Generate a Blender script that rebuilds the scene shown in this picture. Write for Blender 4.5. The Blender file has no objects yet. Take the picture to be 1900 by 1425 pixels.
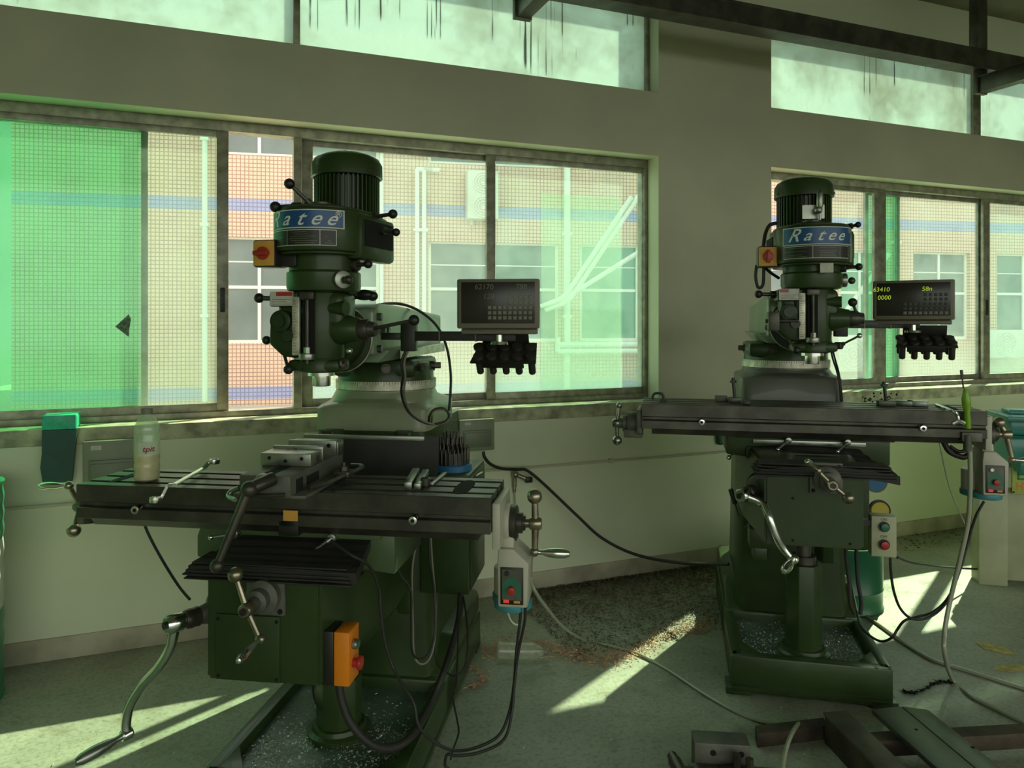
import bpy, bmesh, math, random
from mathutils import Vector, Matrix, Euler
random.seed(7)
R = math.radians
F, HY, CX, EYE = 1380.0, 596.0, 950.0, 1.5     # lens in pixels, horizon row, centre column, eye height
S = bpy.context.scene
COL = S.collection

# ---------------------------------------------------------------- camera, sky, sun, exposure
cam = bpy.data.cameras.new('camera'); camo = bpy.data.objects.new('camera', cam); COL.objects.link(camo)
camo.location = (0, 0, EYE); camo.rotation_euler = (R(90), 0, 0)
cam.sensor_fit = 'HORIZONTAL'; cam.sensor_width = 36; cam.lens = 36*F/1900
cam.shift_y = -(712.5-HY)/1900; cam.clip_start = .05; cam.clip_end = 200
S.camera = camo
S.view_settings.view_transform = 'Standard'; S.view_settings.look = 'None'
S.view_settings.gamma = 1; S.view_settings.use_curve_mapping = False
S.view_settings.exposure = 0.75
w = bpy.data.worlds.new('sky'); S.world = w; w.use_nodes = True
bg = w.node_tree.nodes['Background']; bg.inputs[0].default_value = (.92, .98, .86, 1); bg.inputs[1].default_value = 1.15
sun = bpy.data.lights.new('sun', 'SUN'); suno = bpy.data.objects.new('sun', sun); COL.objects.link(suno)
sun.energy = 8.0; sun.color = (1, .90, .60); sun.angle = R(.6)
SUND = Vector((.6225, .7826, .845)).normalized()           # towards the sun
suno.rotation_euler = SUND.to_track_quat('Z', 'Y').to_euler()
S.cycles.max_bounces = 10; S.cycles.diffuse_bounces = 5; S.cycles.transparent_max_bounces = 24
S.cycles.transmission_bounces = 8; S.cycles.sample_clamp_indirect = 6; S.cycles.caustics_reflective = False

# ---------------------------------------------------------------- materials
def mat(name, col, rough=.5, metal=0, var=.0, vscale=8, bump=0, bscale=60, spec=.5, emit=None, estr=1, coat=0, col2=None, detail=4, rvar=0):
    m = bpy.data.materials.new(name); m.use_nodes = True; nt = m.node_tree; b = nt.nodes['Principled BSDF']
    b.inputs['Base Color'].default_value = (*col, 1); b.inputs['Roughness'].default_value = rough
    b.inputs['Metallic'].default_value = metal; b.inputs['Specular IOR Level'].default_value = spec
    b.inputs['Coat Weight'].default_value = coat
    tc = nt.nodes.new('ShaderNodeTexCoord')
    if var > 0 or col2:
        n = nt.nodes.new('ShaderNodeTexNoise'); n.inputs['Scale'].default_value = vscale; n.inputs['Detail'].default_value = detail
        nt.links.new(tc.outputs['Object'], n.inputs['Vector'])
        cr = nt.nodes.new('ShaderNodeValToRGB'); cr.color_ramp.elements[0].position = .35; cr.color_ramp.elements[1].position = .65
        c2 = col2 or tuple(min(1, c*(1+var)) for c in col); c1 = col if col2 else tuple(c*(1-var) for c in col)
        cr.color_ramp.elements[0].color = (*c1, 1); cr.color_ramp.elements[1].color = (*c2, 1)
        nt.links.new(n.outputs['Fac'], cr.inputs[0]); nt.links.new(cr.outputs[0], b.inputs['Base Color'])
        if rvar:
            mr = nt.nodes.new('ShaderNodeMapRange'); mr.inputs[3].default_value = max(0, rough-rvar); mr.inputs[4].default_value = min(1, rough+rvar)
            mr.inputs[1].default_value = .3; mr.inputs[2].default_value = .7
            nt.links.new(n.outputs['Fac'], mr.inputs[0]); nt.links.new(mr.outputs[0], b.inputs['Roughness'])
    if bump > 0:
        n2 = nt.nodes.new('ShaderNodeTexNoise'); n2.inputs['Scale'].default_value = bscale; n2.inputs['Detail'].default_value = 5
        nt.links.new(tc.outputs['Object'], n2.inputs['Vector'])
        bp = nt.nodes.new('ShaderNodeBump'); bp.inputs['Strength'].default_value = bump; bp.inputs['Distance'].default_value = .01
        nt.links.new(n2.outputs['Fac'], bp.inputs['Height']); nt.links.new(bp.outputs[0], b.inputs['Normal'])
    if emit:
        b.inputs['Emission Color'].default_value = (*emit, 1); b.inputs['Emission Strength'].default_value = estr
    return m

def glass_mat(name, tint, haze, hazecol, dirt=.25, gloss=.06, streak=0, zlo=None, lowdirt=0, dscale=3, grime=0):
    """thin dirty window glass: see-through part, scattering dust film, faint gloss"""
    m = bpy.data.materials.new(name); m.use_nodes = True; nt = m.node_tree; N = nt.nodes; L = nt.links
    N.remove(N['Principled BSDF']); out = N['Material Output']
    tc = N.new('ShaderNodeTexCoord')
    tr = N.new('ShaderNodeBsdfTransparent'); tr.inputs[0].default_value = (*tint, 1)
    tl = N.new('ShaderNodeBsdfTranslucent'); tl.inputs[0].default_value = (*hazecol, 1)
    df = N.new('ShaderNodeBsdfDiffuse'); df.inputs[0].default_value = (*hazecol, 1)
    hz = N.new('ShaderNodeMixShader'); hz.inputs[0].default_value = .25; L.new(tl.outputs[0], hz.inputs[1]); L.new(df.outputs[0], hz.inputs[2])
    n = N.new('ShaderNodeTexNoise'); n.inputs['Scale'].default_value = dscale; n.inputs['Detail'].default_value = 8; n.inputs['Roughness'].default_value = .65
    L.new(tc.outputs['Object'], n.inputs['Vector'])
    mr = N.new('ShaderNodeMapRange'); mr.inputs[1].default_value = .3; mr.inputs[2].default_value = .7
    mr.inputs[3].default_value = max(0, haze-dirt); mr.inputs[4].default_value = min(1, haze+dirt); L.new(n.outputs['Fac'], mr.inputs[0])
    fac = mr.outputs[0]
    if lowdirt:       # dust settled along the foot of the pane
        sx = N.new('ShaderNodeSeparateXYZ'); L.new(tc.outputs['Object'], sx.inputs[0])
        m2 = N.new('ShaderNodeMapRange'); m2.inputs[1].default_value = zlo; m2.inputs[2].default_value = zlo+.35
        m2.inputs[3].default_value = lowdirt; m2.inputs[4].default_value = 0; L.new(sx.outputs['Z'], m2.inputs[0])
        ad = N.new('ShaderNodeMath'); ad.operation = 'ADD'; ad.use_clamp = True; L.new(fac, ad.inputs[0]); L.new(m2.outputs[0], ad.inputs[1]); fac = ad.outputs[0]
    mx = N.new('ShaderNodeMixShader'); L.new(fac, mx.inputs[0]); L.new(tr.outputs[0], mx.inputs[1]); L.new(hz.outputs[0], mx.inputs[2])
    gl = N.new('ShaderNodeBsdfGlossy'); gl.inputs['Roughness'].default_value = .08
    m3 = N.new('ShaderNodeMixShader'); m3.inputs[0].default_value = gloss; L.new(mx.outputs[0], m3.inputs[1]); L.new(gl.outputs[0], m3.inputs[2])
    last = m3
    if grime:
        ng = N.new('ShaderNodeTexNoise'); ng.inputs['Scale'].default_value = 1.1; ng.inputs['Detail'].default_value = 7; ng.inputs['Roughness'].default_value = .7; L.new(tc.outputs['Object'], ng.inputs['Vector'])
        g = N.new('ShaderNodeMapRange'); g.inputs[1].default_value = .46; g.inputs[2].default_value = .72; g.inputs[4].default_value = grime; L.new(ng.outputs['Fac'], g.inputs[0])
        dg = N.new('ShaderNodeBsdfTranslucent'); dg.inputs[0].default_value = (.22, .22, .15, 1)
        mg = N.new('ShaderNodeMixShader'); L.new(g.outputs[0], mg.inputs[0]); L.new(last.outputs[0], mg.inputs[1]); L.new(dg.outputs[0], mg.inputs[2]); last = mg
    if streak:        # runs of old rain and grime: narrow vertical dribbles
        mp = N.new('ShaderNodeMapping'); mp.inputs['Scale'].default_value = (55, 1, .9); L.new(tc.outputs['Object'], mp.inputs[0])
        ns = N.new('ShaderNodeTexNoise'); ns.inputs['Scale'].default_value = 1; ns.inputs['Detail'].default_value = 2; L.new(mp.outputs[0], ns.inputs['Vector'])
        nb = N.new('ShaderNodeTexNoise'); nb.inputs['Scale'].default_value = 1.6; nb.inputs['Detail'].default_value = 3; L.new(tc.outputs['Object'], nb.inputs['Vector'])
        a = N.new('ShaderNodeMapRange'); a.inputs[1].default_value = .62; a.inputs[2].default_value = .66; L.new(ns.outputs['Fac'], a.inputs[0])
        c = N.new('ShaderNodeMapRange'); c.inputs[1].default_value = .52; c.inputs[2].default_value = .56; L.new(nb.outputs['Fac'], c.inputs[0])
        mu = N.new('ShaderNodeMath'); mu.operation = 'MULTIPLY'; L.new(a.outputs[0], mu.inputs[0]); L.new(c.outputs[0], mu.inputs[1])
        mu2 = N.new('ShaderNodeMath'); mu2.operation = 'MULTIPLY'; mu2.inputs[1].default_value = streak; L.new(mu.outputs[0], mu2.inputs[0])
        dk = N.new('ShaderNodeBsdfDiffuse'); dk.inputs[0].default_value = (.05, .06, .045, 1)
        m4 = N.new('ShaderNodeMixShader'); L.new(mu2.outputs[0], m4.inputs[0]); L.new(last.outputs[0], m4.inputs[1]); L.new(dk.outputs[0], m4.inputs[2]); last = m4
    L.new(last.outputs[0], out.inputs['Surface'])
    return m

def tile_mat(name, c1, c2, band, grout, bands):
    """small square mosaic with painted-in bands; local x along the front, z up"""
    m = bpy.data.materials.new(name); m.use_nodes = True; nt = m.node_tree; N = nt.nodes; L = nt.links; b = N['Principled BSDF']
    b.inputs['Roughness'].default_value = .6
    tc = N.new('ShaderNodeTexCoord'); sx = N.new('ShaderNodeSeparateXYZ'); L.new(tc.outputs['Object'], sx.inputs[0])
    cb = N.new('ShaderNodeCombineXYZ'); L.new(sx.outputs['X'], cb.inputs[0]); L.new(sx.outputs['Z'], cb.inputs[1])
    br = N.new('ShaderNodeTexBrick'); br.offset = 0; br.squash = 1
    br.inputs['Scale'].default_value = 1; br.inputs['Brick Width'].default_value = .075; br.inputs['Row Height'].default_value = .075
    br.inputs['Mortar Size'].default_value = .009; br.inputs['Mortar Smooth'].default_value = .2
    br.inputs['Color1'].default_value = (*c1, 1); br.inputs['Color2'].default_value = (*c2, 1); br.inputs['Mortar'].default_value = (*grout, 1)
    L.new(cb.outputs[0], br.inputs['Vector'])
    br2 = N.new('ShaderNodeTexBrick'); br2.offset = 0
    for k in ('Scale', 'Brick Width', 'Row Height', 'Mortar Size', 'Mortar Smooth'): br2.inputs[k].default_value = br.inputs[k].default_value
    br2.inputs['Color1'].default_value = (*band, 1); br2.inputs['Color2'].default_value = (*[c*.92 for c in band], 1); br2.inputs['Mortar'].default_value = (*[c*.55 for c in band], 1)
    L.new(cb.outputs[0], br2.inputs['Vector'])
    tot = None
    for z0, z1 in bands:
        g = N.new('ShaderNodeMath'); g.operation = 'GREATER_THAN'; g.inputs[1].default_value = z0; L.new(sx.outputs['Z'], g.inputs[0])
        l = N.new('ShaderNodeMath'); l.operation = 'LESS_THAN'; l.inputs[1].default_value = z1; L.new(sx.outputs['Z'], l.inputs[0])
        mu = N.new('ShaderNodeMath'); mu.operation = 'MULTIPLY'; L.new(g.outputs[0], mu.inputs[0]); L.new(l.outputs[0], mu.inputs[1])
        if tot is None: tot = mu
        else:
            ad = N.new('ShaderNodeMath'); ad.operation = 'ADD'; ad.use_clamp = True; L.new(tot.outputs[0], ad.inputs[0]); L.new(mu.outputs[0], ad.inputs[1]); tot = ad
    mx = N.new('ShaderNodeMix'); mx.data_type = 'RGBA'; L.new(tot.outputs[0], mx.inputs[0]); L.new(br.outputs[0], mx.inputs[6]); L.new(br2.outputs[0], mx.inputs[7])
    L.new(mx.outputs[2], b.inputs['Base Color'])
    return m

M = {}
M['wall'] = mat('wall_paint', (.56, .55, .40), .55, var=.08, vscale=1.6, bump=.08, bscale=25)
M['wall_low'] = mat('wall_paint_low', (.50, .54, .36), .45, var=.10, vscale=1.1, bump=.1, bscale=20)
M['reveal'] = mat('reveal_paint', (.60, .60, .43), .6, var=.12, vscale=5)
M['sill'] = mat('sill_plaster', (.44, .44, .29), .7, var=.35, vscale=14, bump=.3, bscale=40)
M['skirt'] = mat('skirting_paint', (.42, .39, .28), .7, var=.25, vscale=5, bump=.2)
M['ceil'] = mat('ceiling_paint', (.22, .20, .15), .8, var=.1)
M['alu'] = mat('window_aluminium', (.30, .29, .22), .45, .35, var=.25, vscale=20)
M['green'] = mat('green_enamel', (.032, .056, .016), .36, var=.18, vscale=5, coat=.08, spec=.35, bump=.05, bscale=30)
M['green_dk'] = mat('dark_green_enamel', (.020, .037, .011), .4, var=.2, vscale=6, coat=.06, spec=.35, bump=.06, bscale=30)
M['green_glare'] = mat('green_enamel_with_glare', (.22, .30, .19), .3, var=.12, vscale=5, coat=.3)  # for the rams: window glare put into a lighter enamel colour
M['saddle_green'] = mat('saddle_green', (.075, .115, .05), .35, var=.12, vscale=5, coat=.2)
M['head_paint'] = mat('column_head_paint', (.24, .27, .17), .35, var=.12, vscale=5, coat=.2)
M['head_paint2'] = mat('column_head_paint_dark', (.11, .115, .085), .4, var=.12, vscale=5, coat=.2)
M['steel_dk'] = mat('oiled_dark_steel', (.078, .074, .058), .38, .55, var=.3, vscale=12, bump=.06, bscale=60)
M['steel'] = mat('ground_steel', (.33, .35, .30), .33, .85, var=.2, vscale=15, rvar=.12)
M['chrome'] = mat('chrome', (.74, .76, .70), .2, 1, var=.08, vscale=20)
M['brassy'] = mat('worn_steel', (.34, .30, .22), .3, .9, var=.25, vscale=20)
M['black'] = mat('black_plastic', (.018, .018, .014), .4)
M['rubber'] = mat('black_rubber', (.022, .021, .017), .62, var=.3, vscale=9)
M['cable'] = mat('black_cable', (.016, .016, .014), .5)
M['void'] = mat('dark_recess', (.006, .006, .005), .9)
M['casting'] = mat('grey_casting', (.13, .13, .105), .55, .4, var=.2, vscale=14, bump=.15)
M['scale'] = mat('engraved_scale', (.60, .58, .46), .4, .35, var=.25, vscale=30)
M['white_paint'] = mat('cream_white_paint', (.50, .48, .38), .4, var=.1, vscale=8)
M['cyan'] = mat('teal_plastic', (.06, .26, .30), .4)
M['blue'] = mat('blue_enamel', (.015, .09, .26), .35)
M['blue_pl'] = mat('blue_plastic', (.03, .16, .33), .4)
M['white'] = mat('white_print', (.80, .80, .72), .5)
M['red'] = mat('red_plastic', (.45, .03, .02), .35)
M['orange'] = mat('orange_plastic', (.85, .25, .01), .45)
M['yellow'] = mat('yellow_plate', (.72, .38, .06), .5, var=.1, vscale=20)
M['sticker'] = mat('white_sticker', (.55, .56, .48), .5, var=.1, vscale=40)
M['btn_green'] = mat('green_button', (.03, .16, .09), .35)
M['grey_case'] = mat('grey_beige_case', (.17, .155, .11), .45, var=.06)
M['face'] = mat('dark_display_face', (.022, .021, .016), .25)
M['key'] = mat('grey_key', (.20, .19, .14), .5)
M['key_dk'] = mat('dark_key', (.045, .065, .05), .5)
M['digit'] = mat('lit_digit', (.1, .12, .01), .5, emit=(.62, .85, .05), estr=.30)
M['digit_dim'] = mat('dim_digit', (.08, .08, .05), .5, emit=(.35, .35, .16), estr=.03)
M['led'] = mat('red_led', (.3, .01, .01), .5, emit=(1, .08, .05), estr=.25)
M['cream'] = mat('cream_enamel', (.42, .43, .27), .45, var=.12, vscale=6)
M['box_grey'] = mat('fusebox_paint', (.24, .27, .18), .45, var=.08)
M['box_door'] = mat('fusebox_door', (.17, .20, .13), .4)
M['teal_box'] = mat('emerald_card', (.02, .42, .24), .45, col2=(.05, .56, .36), vscale=45)
M['teal_dk'] = mat('dark_green_card', (.008, .075, .05), .5, var=.2)
M['drum_green'] = mat('drum_green', (.01, .22, .09), .35, var=.1)
M['drum_white'] = mat('drum_white', (.62, .64, .56), .45, var=.05)
M['pail_green'] = mat('pail_green', (.008, .10, .045), .3)
M['hose'] = mat('clear_hose', (.36, .38, .27), .25, spec=.7)
M['rust'] = mat('rusty_steel', (.065, .048, .032), .65, .3, var=.5, vscale=9, bump=.2)
M['tray'] = mat('oily_tray', (.10, .13, .10), .28, .3, var=.5, vscale=7, col2=(.20, .25, .21), bump=.1)
M['brown_plate'] = mat('brown_oily_steel', (.105, .095, .068), .5, .3, var=.35, vscale=8, bump=.15)
M['plate'] = mat('oily_steel_plate', (.10, .12, .095), .38, .5, var=.35, vscale=6, col2=(.13, .15, .115), bump=.1)
M['paper'] = mat('yellowed_paper', (.48, .42, .14), .7, var=.3, vscale=30)
M['hoop'] = mat('tape_yellow', (.55, .45, .06), .5)
M['turq'] = mat('turquoise_enamel', (.03, .24, .20), .3, coat=.3, var=.1)
M['lime'] = mat('lime_plastic', (.22, .42, .02), .25)
M['pipe_white'] = mat('white_pvc', (.82, .84, .78), .5)
M['acwhite'] = mat('ac_white', (.70, .68, .62), .5)
M['chip_br'] = mat('brown_swarf', (.62, .34, .20), .5, .0, var=.5, vscale=90)
M['chip_dk'] = mat('dark_swarf', (.12, .10, .06), .6, .1, var=.7, vscale=90)
M['chip_si'] = mat('silver_swarf', (.55, .60, .54), .35, .25, var=.3, vscale=90)
M['facade'] = tile_mat('mosaic_tiles', (.84, .58, .46), (.79, .53, .41), (.42, .42, .68), (.42, .24, .20), [(3.59, 3.825), (.02, .255), (7.16, 7.39)])
M['dark_tile'] = tile_mat('mosaic_tiles_shadow_band', (.55, .44, .36), (.5, .4, .33), (.4, .4, .6), (.3, .22, .18), [(50, 51)])
M['far_wall'] = mat('sunlit_yellow_wall', (.78, .74, .36), .7, var=.05)
M['far_dark'] = mat('far_dark_glass', (.16, .22, .20), .3)
M['bwin'] = mat('building_glass', (.20, .23, .23), .25, var=.15, vscale=.8)
M['bwin_g'] = mat('building_glass_green', (.10, .30, .20), .3, var=.15, vscale=.8)
M['bframe'] = mat('building_window_frame', (.85, .82, .78), .5)
M['outground'] = mat('yard_concrete', (.50, .48, .42), .9, var=.1, vscale=2)
M['glass_green'] = glass_mat('green_pane_front', (.76, .92, .85), .10, (.52, .64, .54), .05, .03, zlo=1.08, lowdirt=.12)
M['glass_back'] = glass_mat('green_pane_rear', (.56, .90, .70), .06, (.35, .62, .42), .04, .03)
M['glass_clear'] = glass_mat('dusty_pane', (.82, .945, .91), .12, (.54, .67, .62), .08, .03, zlo=1.08, lowdirt=.25)
M['glass_dusty'] = glass_mat('very_dusty_pane', (.80, .945, .90), .15, (.44, .64, .58), .10, .03, zlo=1.08, lowdirt=.3)
M['glass_frost'] = glass_mat('frosted_pane', (.7, .88, .82), .86, (.56, .72, .70), .13, .03, streak=.75, dscale=2.2, grime=.55)
M['film'] = glass_mat('protective_film', (.92, 1, .94), .16, (.60, .72, .60), .06, .02, dscale=9)
M['pet'] = glass_mat('clear_bottle', (.90, .93, .86), .42, (.92, .94, .82), .10, .06, dscale=20)
M['liquid'] = mat('milky_yellow_liquid', (.74, .64, .38), .35)

def floor_mat():
    m = bpy.data.materials.new('workshop_floor'); m.use_nodes = True; nt = m.node_tree; N = nt.nodes; L = nt.links; b = N['Principled BSDF']
    tc = N.new('ShaderNodeTexCoord')
    def noise(sc, det=6, rg=.6):
        n = N.new('ShaderNodeTexNoise'); n.inputs['Scale'].default_value = sc; n.inputs['Detail'].default_value = det; n.inputs['Roughness'].default_value = rg
        L.new(tc.outputs['Object'], n.inputs['Vector']); return n
    a = noise(1.1); c = noise(55, 8, .7); s = noise(7, 8)
    r1 = N.new('ShaderNodeValToRGB'); e = r1.color_ramp.elements
    e[0].position = .36; e[0].color = (.26, .29, .21, 1); e[1].position = .62; e[1].color = (.44, .47, .37, 1); L.new(a.outputs['Fac'], r1.inputs[0])
    r2 = N.new('ShaderNodeValToRGB'); e = r2.color_ramp.elements
    e[0].position = .34; e[0].color = (.62, .62, .58, 1); e[1].position = .52; e[1].color = (1, 1, 1, 1); L.new(c.outputs['Fac'], r2.inputs[0])
    r3 = N.new('ShaderNodeValToRGB'); e = r3.color_ramp.elements
    e[0].position = .30; e[0].color = (.55, .5, .42, 1); e[1].position = .46; e[1].color = (1, 1, 1, 1); L.new(s.outputs['Fac'], r3.inputs[0])
    mx = N.new('ShaderNodeMix'); mx.data_type = 'RGBA'; mx.blend_type = 'MULTIPLY'; mx.inputs[0].default_value = 1; L.new(r1.outputs[0], mx.inputs[6]); L.new(r2.outputs[0], mx.inputs[7])
    my = N.new('ShaderNodeMix'); my.data_type = 'RGBA'; my.blend_type = 'MULTIPLY'; my.inputs[0].default_value = .6; L.new(mx.outputs[2], my.inputs[6]); L.new(r3.outputs[0], my.inputs[7])
    L.new(my.outputs[2], b.inputs['Base Color'])
    rr = N.new('ShaderNodeMapRange'); rr.inputs[1].default_value = .3; rr.inputs[2].default_value = .7; rr.inputs[3].default_value = .30; rr.inputs[4].default_value = .55
    L.new(s.outputs['Fac'], rr.inputs[0]); L.new(rr.outputs[0], b.inputs['Roughness'])
    bp = N.new('ShaderNodeBump'); bp.inputs['Strength'].default_value = .25; bp.inputs['Distance'].default_value = .006
    L.new(c.outputs['Fac'], bp.inputs['Height']); L.new(bp.outputs[0], b.inputs['Normal'])
    return m
M['floor'] = floor_mat()

# ---------------------------------------------------------------- mesh helpers
def V(*a): return Vector(a if len(a) > 1 else a[0])
class B:
    """collects solids into ONE mesh"""
    def __init__(s): s.bm = bmesh.new()
    def _add(s, t, mtx=None):
        if mtx is not None: t.transform(mtx)
        me = bpy.data.meshes.new('t'); t.to_mesh(me); t.free(); s.bm.from_mesh(me); bpy.data.meshes.remove(me); return s
    def box(s, a, b, bev=0, rot=None, seg=2, taper=None):
        a, b = V(*a), V(*b); t = bmesh.new(); bmesh.ops.create_cube(t, size=1)
        d = b-a; c = (a+b)/2
        for v in t.verts:
            k = 1
            if taper and v.co.z < 0: v.co.x *= taper[0]; v.co.y *= taper[1]
            v.co = Vector((v.co.x*d.x, v.co.y*d.y, v.co.z*d.z))
        if bev > 0: bmesh.ops.bevel(t, geom=t.edges[:], offset=min(bev, min(abs(d.x), abs(d.y), abs(d.z))*.45), segments=seg, affect='EDGES', profile=.5)
        m = Matrix.Translation(c)
        if rot is not None: m = m @ Euler(rot).to_matrix().to_4x4()
        return s._add(t, m)
    def prism(s, poly, h0, h1, axis='Z', bev=0, seg=2):
        """poly: 2-D outline, pushed along axis. Z: (x,y); X: (y,z); Y: (x,z)"""
        t = bmesh.new()
        f = {'Z': lambda p, h: (p[0], p[1], h), 'X': lambda p, h: (h, p[0], p[1]), 'Y': lambda p, h: (p[0], h, p[1])}[axis]
        lo = [t.verts.new(f(p, h0)) for p in poly]; hi = [t.verts.new(f(p, h1)) for p in poly]; n = len(poly)
        t.faces.new(lo); t.faces.new(hi[::-1])
        for i in range(n): t.faces.new([lo[i], hi[i], hi[(i+1) % n], lo[(i+1) % n]])
        bmesh.ops.recalc_face_normals(t, faces=t.faces[:])
        if bev > 0:
            es = [e for e in t.edges if len(e.link_faces) == 2 and e.calc_face_angle(0) > .6]
            bmesh.ops.bevel(t, geom=es, offset=bev, segments=seg, affect='EDGES', profile=.5)
        return s._add(t)
    def cyl(s, a, b, r, r2=None, n=24, bev=0):
        a, b = V(*a), V(*b); d = b-a; t = bmesh.new(); r2 = r if r2 is None else r2
        bmesh.ops.create_cone(t, cap_ends=True, segments=n, radius1=r, radius2=r2, depth=d.length)
        if bev > 0:
            es = [e for e in t.edges if e.calc_face_angle(0) > 1]
            bmesh.ops.bevel(t, geom=es, offset=bev, segments=2, affect='EDGES', profile=.5)
        return s._add(t, Matrix.Translation((a+b)/2) @ d.to_track_quat('Z', 'Y').to_matrix().to_4x4())
    def ball(s, c, r, n=16, sc=(1, 1, 1), rot=None):
        t = bmesh.new(); bmesh.ops.create_uvsphere(t, u_segments=n, v_segments=max(6, n*2//3), radius=r)
        m = Matrix.Translation(V(*c))
        if rot is not None: m = m @ Euler(rot).to_matrix().to_4x4()
        return s._add(t, m @ Matrix.Diagonal((*sc, 1)))
    def lathe(s, prof, o=(0, 0, 0), ax=(0, 0, 1), n=32):
        """prof: (radius, distance along ax)"""
        t = bmesh.new(); rings = []
        for r, h in prof:
            rings.append([t.verts.new((r*math.cos(2*math.pi*i/n), r*math.sin(2*math.pi*i/n), h)) for i in range(n)] if r > 1e-5 else [t.verts.new((0, 0, h))])
        for p, q in zip(rings, rings[1:]):
            for i in range(n):
                j = (i+1) % n
                if len(p) == 1 and len(q) == 1: continue
                if len(p) == 1: t.faces.new([p[0], q[j], q[i]])
                elif len(q) == 1: t.faces.new([p[i], p[j], q[0]])
                else: t.faces.new([p[i], p[j], q[j], q[i]])
        for rg in (rings[0], rings[-1]):
            if len(rg) > 1: t.faces.new(rg)
        bmesh.ops.recalc_face_normals(t, faces=t.faces[:])
        return s._add(t, Matrix.Translation(V(*o)) @ V(*ax).to_track_quat('Z', 'Y').to_matrix().to_4x4())
    def tube(s, pts, r, n=10, smooth=8, radii=None):
        pts = [V(*p) for p in pts]; P = []; RR = []
        rl = radii or [r]*len(pts)
        if smooth > 1 and len(pts) > 2:
            for i in range(len(pts)-1):
                p0, p1, p2, p3 = pts[max(i-1, 0)], pts[i], pts[i+1], pts[min(i+2, len(pts)-1)]
                for k in range(smooth):
                    u = k/smooth
                    P.append(.5*((2*p1)+(p2-p0)*u+(2*p0-5*p1+4*p2-p3)*u*u+(3*p1-p0-3*p2+p3)*u**3)); RR.append(rl[i]*(1-u)+rl[i+1]*u)
            P.append(pts[-1]); RR.append(rl[-1])
        else: P, RR = pts, rl
        t = bmesh.new(); prev = None; up = None; first = None
        for i, p in enumerate(P):
            d = (P[min(i+1, len(P)-1)]-P[max(i-1, 0)])
            if d.length < 1e-9: d = Vector((0, 0, 1))
            d.normalize()
            if up is None: up = d.orthogonal().normalized()
            else: up = (up-d*up.dot(d)); up = up.normalized() if up.length > 1e-6 else d.orthogonal().normalized()
            sd = d.cross(up)
            ring = [t.verts.new(p+(up*math.cos(2*math.pi*k/n)+sd*math.sin(2*math.pi*k/n))*RR[i]) for k in range(n)]
            if prev:
                for k in range(n): t.faces.new([prev[k], prev[(k+1) % n], ring[(k+1) % n], ring[k]])
            else: first = ring
            prev = ring
        t.faces.new(first[::-1]); t.faces.new(prev)
        bmesh.ops.recalc_face_normals(t, faces=t.faces[:])
        return s._add(t)
    def done(s, name, m, parent=None, loc=None, rot=None, flat=False, label=None, angle=35):
        me = bpy.data.meshes.new(name); s.bm.to_mesh(me); s.bm.free()
        me.materials.append(M[m] if isinstance(m, str) else m)
        o = bpy.data.objects.new(name, me); COL.objects.link(o)
        if not flat:
            me.shade_smooth(); me.set_sharp_from_angle(angle=R(angle))
        if parent: o.parent = parent
        if loc: o.location = loc
        if rot: o.rotation_euler = rot
        if label: o['label'] = label
        return o
def tag(o, label, cat, group=None, kind=None):
    if label: o['label'] = label
    if cat: o['category'] = cat
    if group: o['group'] = group
    if kind: o['kind'] = kind
    return o
def empty(name, loc=(0, 0, 0), rz=0, rot=None, parent=None):
    o = bpy.data.objects.new(name, None); COL.objects.link(o); o.location = loc; o.rotation_euler = rot or (0, 0, rz); o.empty_display_size = .05
    if parent: o.parent = parent
    return o
def copy_tree(o, parent=None):
    c = o.copy(); COL.objects.link(c); c.parent = parent
    for ch in list(o.children): copy_tree(ch, c)
    return c
def struct(o): o['kind'] = 'structure'; return o
def glyphs(txt, size, shear=0, ext=.0004, spacing=1.0, bold=0):
    """text as a mesh-building bmesh in the XY plane, centred"""
    cu = bpy.data.curves.new('t', 'FONT'); cu.body = txt; cu.size = size; cu.shear = shear; cu.extrude = ext; cu.space_character = spacing; cu.offset = bold
    cu.align_x = 'CENTER'; cu.align_y = 'CENTER'; cu.resolution_u = 3
    ob = bpy.data.objects.new('t', cu); COL.objects.link(ob)
    dg = bpy.context.evaluated_depsgraph_get(); me = bpy.data.meshes.new_from_object(ob.evaluated_get(dg))
    bpy.data.objects.remove(ob); bm = bmesh.new(); bm.from_mesh(me); bpy.data.meshes.remove(me); bpy.data.curves.remove(cu); return bm
def lettering(name, txt, size, m, parent, loc, rot=(math.pi/2, 0, 0), **k):
    b = B(); b._add(glyphs(txt, size, **k)); return b.done(name, m, parent, loc=loc, rot=rot, flat=True)

def at(px, py, z):                    # a point at depth z in front of the lens
    return Vector(((px-CX)/F*z, z, EYE+(HY-py)/F*z))
def fl(px, py, h=0):                  # a point on the floor (or at height h)
    z = (EYE-h)*F/(py-HY); return Vector(((px-CX)/F*z, z, h))

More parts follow.
